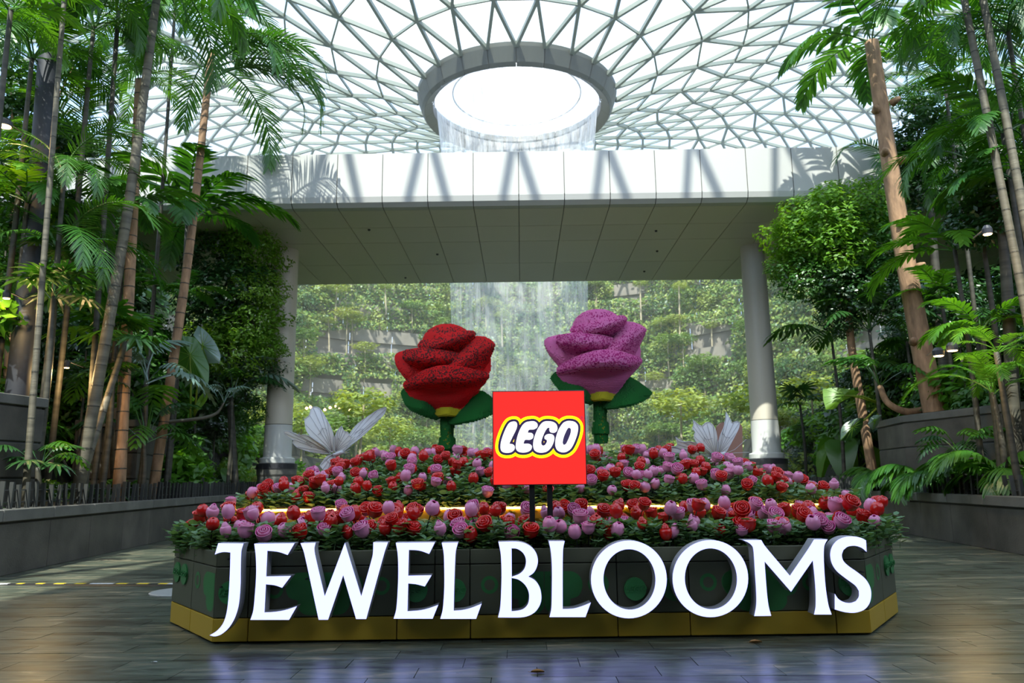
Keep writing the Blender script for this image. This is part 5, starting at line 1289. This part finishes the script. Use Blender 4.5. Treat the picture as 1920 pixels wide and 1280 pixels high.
round_tree('dark leafy tree with bright edges left of the left column', (440, 905, 19), [(432, 760, 19), (425, 620, 19), (430, 520, 19)], [  # edge blobs get a lighter leaf colour standing in for sunlight
  (445, 420, 18.6, 1.05, CR_FINE[0]), (400, 470, 18.8, 1.1, CR_FINED[0]), (475, 470, 18.4, .95, CR_FINE[1]), (430, 540, 18.5, 1.25, CR_FINED[1]), (488, 545, 18.4, .75, CR_FINE[0]), (395, 590, 19, 1.1, CR_FINED[0]), (470, 610, 18.7, 1.0, CR_FINE[1]),
  (500, 650, 18.9, .6, CR_FINE[0]), (430, 660, 18.7, 1.1, CR_FINE[1]), (480, 690, 19.2, .75, CR_FINED[1]), (420, 730, 19.4, .9, CR_FINED[0]), (465, 770, 19.6, .6, CR_FINEM[1])], M_BARK_DARK)
round_tree('small dark leafed tree against the walkway on the left', (210, 520, 19), [(208, 440, 19), (206, 390, 19)], [(205, 365, 19, .48, CR_FINED[0]), (195, 395, 19, .35, CR_FINED[1])], M_BARK_DARK)
round_tree('dark leafed tree right of the stout tan trunk', (1770, 700, 22), [(1745, 400, 22), (1735, 330, 22)], [(1735, 250, 22, 1.1, CR_D[0]), (1750, 300, 22, 1.0, CR_D[1]), (1690, 290, 22.4, .75, CR_FINED[0]), (1770, 210, 22.5, 1.0, CR_M[0]), (1710, 180, 23, .8, CR_FINEM[0]), (1740, 350, 22, 1.0, CR_D[2])], M_BARK_DARK)
round_tree('dark leafed tree at the right edge behind the thin stems', (1900, 790, 16), [(1892, 600, 16), (1880, 450, 16), (1870, 380, 16)], [(1860, 330, 16, 1.0, CR_M[1]), (1900, 400, 16, 1.0, CR_D[1]), (1830, 420, 16.5, .8, CR_D[2]), (1900, 200, 17, .9, CR_M[2])], M_BARK_DARK)
round_tree('leafy tree filling the upper left edge', (15, 800, 17), [(22, 620, 17), (25, 450, 17), (30, 330, 17)], [(20, 150, 17, 1.1, CR_M[0]), (60, 230, 17.5, .9, CR_D[0]), (10, 320, 16.5, 1.2, CR_D[1]), (140, 120, 18, .8, CR_M[1]), (130, 260, 17.5, .7, CR_D[2]), (90, 400, 17, 1.0, CR_D[0]), (30, 440, 17, 1.0, CR_M[2]), (150, 430, 18, .8, CR_M[0])], M_BARK_TAN)
# curved trunks lying over the planter edges
t = thing('leaning_stem_plant', 'thick knobbly stem curving over the right planter box', 'plant', P(1735, 768, 21))
stick('stem', [P(1735, 768, 21), P(1700, 772, 20.9), P(1665, 755, 21), P(1650, 725, 21.4)], [.10, .105, .09, .08], M_BARK_TAN, t)
for i in range(8): part('split_leaf', SPL_D[i % 2], t, P(1650, 725, 21.4)-P(1735, 768, 21), (0, -.6+.1*i, 1.8+i*.55), 1.3)
t = thing('leaning_stem_plant', 'bare curved stem lying over the corner planter box', 'plant', P(300, 792, 20.6))
stick('stem', [P(300, 792, 20.6), P(370, 785, 20.8), P(405, 775, 21), P(420, 755, 21)], [.05, .05, .04, .02], M_BARK_GREY, t)
for i in range(4): part('split_leaf', SPL_S[0], t, P(420, 755, 21)-P(300, 792, 20.6), (0, -.4, i*1.5), .7)
# far slim trees between the columns (pale bare poles that show against the terraces)
for i, (px, y0, y1, Y) in enumerate(((603, 540, 640, 78), (722, 535, 590, 80), (616, 600, 680, 76), (940, 590, 650, 79), (1200, 530, 600, 80), (1273, 535, 640, 78), (1334, 610, 680, 76), (1318, 800, 860, 50), (652, 760, 800, 60), (1450, 780, 870, 36), (1462, 790, 880, 36))):
    a, b = P(px, y0, Y), P(px+2, y1, Y); q = MB(); q.tube([b, a], [.09*Y/70, .07*Y/70], 6)
    t = thing('bare_pole_tree', 'tall bare pale stem standing among the far terrace plants', 'tree', b, 'bare pale stems on the terraces'); q.build('stem', M_BARK_PALE, t)
    part('foliage', FAR[0][0], t, a-b, (0, 0, i), (.9, .9, .45))

# lamps among the plants
M_LAMP = mat('warm_lamp', (1, .75, .4), .4, emit=(1, .62, .22), es=9)
def lamp(label, px, py, Y, r=.07, e=25, heads=1):
    c = P(px, py, Y); t = thing('garden_lamp', label, 'lamp', c)
    for i in range(heads):
        o = Vector((i*.28, 0, i*.10)); q = MB(); q.lathe([(0, .02), (r, .02), (r*.9, -.0), (0, -.005)], c+o, 14); q.build('bulb', M_LAMP, t)
        q = MB(); q.lathe([(r*1.15, 0), (r*1.2, .10), (r*.7, .16), (0, .17)], c+o+Vector((0, 0, .01)), 14); q.build('housing', M_DARKM, t)
    q = MB(); q.tube([c+Vector((0, 0, .15)), c+Vector((.05, .5, .1))], .012, 5); q.build('arm', M_DARKM, t)
    l = bpy.data.lights.new('lamp_light', 'POINT'); l.energy = e; l.color = (1, .66, .28); l.shadow_soft_size = r
    o = bpy.data.objects.new('lamp_light', l); COL.objects.link(o); o.parent = t; o.location = (0, 0, -.12)
lamp('twin warm garden spotlight right of the stout tan trunk', 1760, 668, 14.5, .09, 60, 2)
lamp('warm garden lamp at the far left edge above the planters', 8, 238, 14, .12, 50)
lamp('warm garden lamp low in the left undergrowth', 12, 560, 14, .06, 60)
lamp('hidden warm lamp among the left ferns', 125, 690, 15.5, .05, 60)
lamp('warm lamp among leaves at the upper right', 1852, 440, 13, .07, 35)
for i, (px, py) in enumerate(((575, 765), (582, 763), (609, 768), (619, 764), (628, 761), (637, 766), (656, 768), (597, 772), (646, 770))):
    c = P(px, py, 62); q = MB(); q.lathe([(0, -.12), (.10, -.06), (.12, 0), (.08, .08), (0, .12)], c, 10)
    tag(q.build('string_light_bulb', M_LAMP, None, True, c), 'small warm bulb in the far string of lights', 'bulb', 'string lights by the far terrace')
# ------------------------------------------------------------------ labels that single things out
ORDW = ['first', 'second', 'third', 'fourth', 'fifth', 'sixth', 'seventh', 'eighth', 'ninth', 'tenth', 'eleventh', 'twelfth', 'thirteenth', 'fourteenth', 'fifteenth', 'sixteenth']
def pix(o):
    q = o.location-EYEV; z = max(q.dot(CF), .1)
    return 960+FPX*q.dot(CR)/z, 640-FPX*q.dot(CU)/z
tops = [o for o in COL.objects if o.parent is None and 'label' in o]
LZ = [(445, 'J'), (540, 'first E'), (650, 'W'), (775, 'second E'), (885, 'first L'), (960, 'B'), (1085, 'second L'), (1205, 'first O'), (1345, 'second O'), (1470, 'M'), (9999, 'S')]
def zone(px, kind):
    if kind == 'letter':
        return 'above the '+min(LZ[:-1]+[(1595, 'S')], key=lambda q: abs(q[0]-px))[1] if 400 < px < 1630 else ('at the left corner' if px < 960 else 'at the right corner')
    for lim, nm in ((300, 'near the left edge'), (500, 'left of the left column'), (560, 'behind the left column'), (700, 'above the left butterfly'), (835, 'just left of the waterfall'), (985, 'behind the red rose side of the waterfall'), (1100, 'behind the pink rose side of the waterfall'),
                    (1250, 'just right of the waterfall'), (1400, 'above the right butterfly'), (1480, 'behind the right column'), (1640, 'right of the right column')):
        if px < lim: return nm
    return 'near the right edge'
by = {}
for o in tops:
    px, py = pix(o); l = o['label']
    if o.name.startswith(('red_rose', 'pink_rose')):
        kind = {0: 'open', 1: 'open', 2: 'cupped', 3: 'cupped', 4: 'budding'}[RM[o.name.split('_')[0]].index(o.data)]
        colr = o.name.split('_')[0]; fb = 'front bed' in l
        row = ('low' if py > (992 if fb else 905) else 'middle' if py > (968 if fb else 880) else 'high')
        l = f"{kind} {colr} toy rose, {row} in the {'front' if fb else 'raised'} bed {zone(px, 'letter')}"
    elif o.name.startswith('terrace_tree'): l = f"broad dense tree closing the {ORDW[int(round((o.location.z-1.9)/3.1))]} terrace at its {'right' if px > 960 else 'left'} end"
    elif o.name.startswith(('terrace_shrub', 'hanging_creeper', 'slim_terrace_tree')):
        lev = ORDW[max(0, min(11, int(round((o.location.z-1.7)/3.1))))]; l = l.split(' round the')[0].split(' over a')[0].replace('on the terraces', '').strip()
        l = f"{l} {'on' if 'creeper' not in l else 'from'} the {lev} terrace {zone(px, 'far')}"
    elif o.get('group') and o.name.split('.')[0] not in ('illuminated_letter', 'rose_sculpture', 'butterfly_figure'):
        l = f"{l.split(' on the ground')[0].split(' rising')[0]}, {zone(px, 'far')}"
        if 'slope' in l: l = l.replace('on the left planted slope', 'on the left slope').replace('on the right planted slope', 'on the right slope').replace('far back ', '')
        b = 'low down' if py > 800 else 'below mid height' if py > 640 else 'at mid height' if py > 480 else 'above mid height' if py > 320 else 'high up' if py > 160 else 'near the top'
        if px < 300 or px > 1640:
            b2 = 'at the left edge' if px < 90 else 'beside the ringed stems' if px < 200 else 'right of the ringed stems' if px < 300 else 'beside the stout trunk' if px < 1790 else 'right of the stout trunk' if px < 1860 else 'at the right edge'
            l = l.split(', ')[0].replace(' on the left slope', '').replace(' on the right slope', '').replace(' in the left garden', '').replace(' in the right garden', '').replace(' just behind', ' by')+', '+b+' '+b2
        if len(l.split()) > 15: l = ' '.join(l.split(', ')[0].split()[:7])+', '+l.split(', ')[-1]
    o['label'] = l; l = ' '.join(l.split()[:16]); by.setdefault(l, []).append((px, py, o)); o['label'] = l
for l, v in by.items():
    if len(v) < 2: continue
    v.sort(key=lambda q: q[0]); base = v[0][2]
    for i, (px, py, o) in enumerate(v):
        if len(v) == 2: w = ('left', 'right')[i]+' one'
        elif i == 0: w = 'leftmost'
        elif i == len(v)-1: w = 'rightmost'
        elif i < 9: w = ORDW[i]+' from left'
        elif len(v)-i <= 9: w = ORDW[len(v)-i-1]+' from right'
        else: continue
        if len(l.split()) > 13: l2 = l.replace('from the ', '').replace(' side of the waterfall', '').replace(' hanging', '')
        else: l2 = l
        l = l2
        if len(l.split())+len(w.split()) <= 16: o['label'] = f'{l}, {w}'
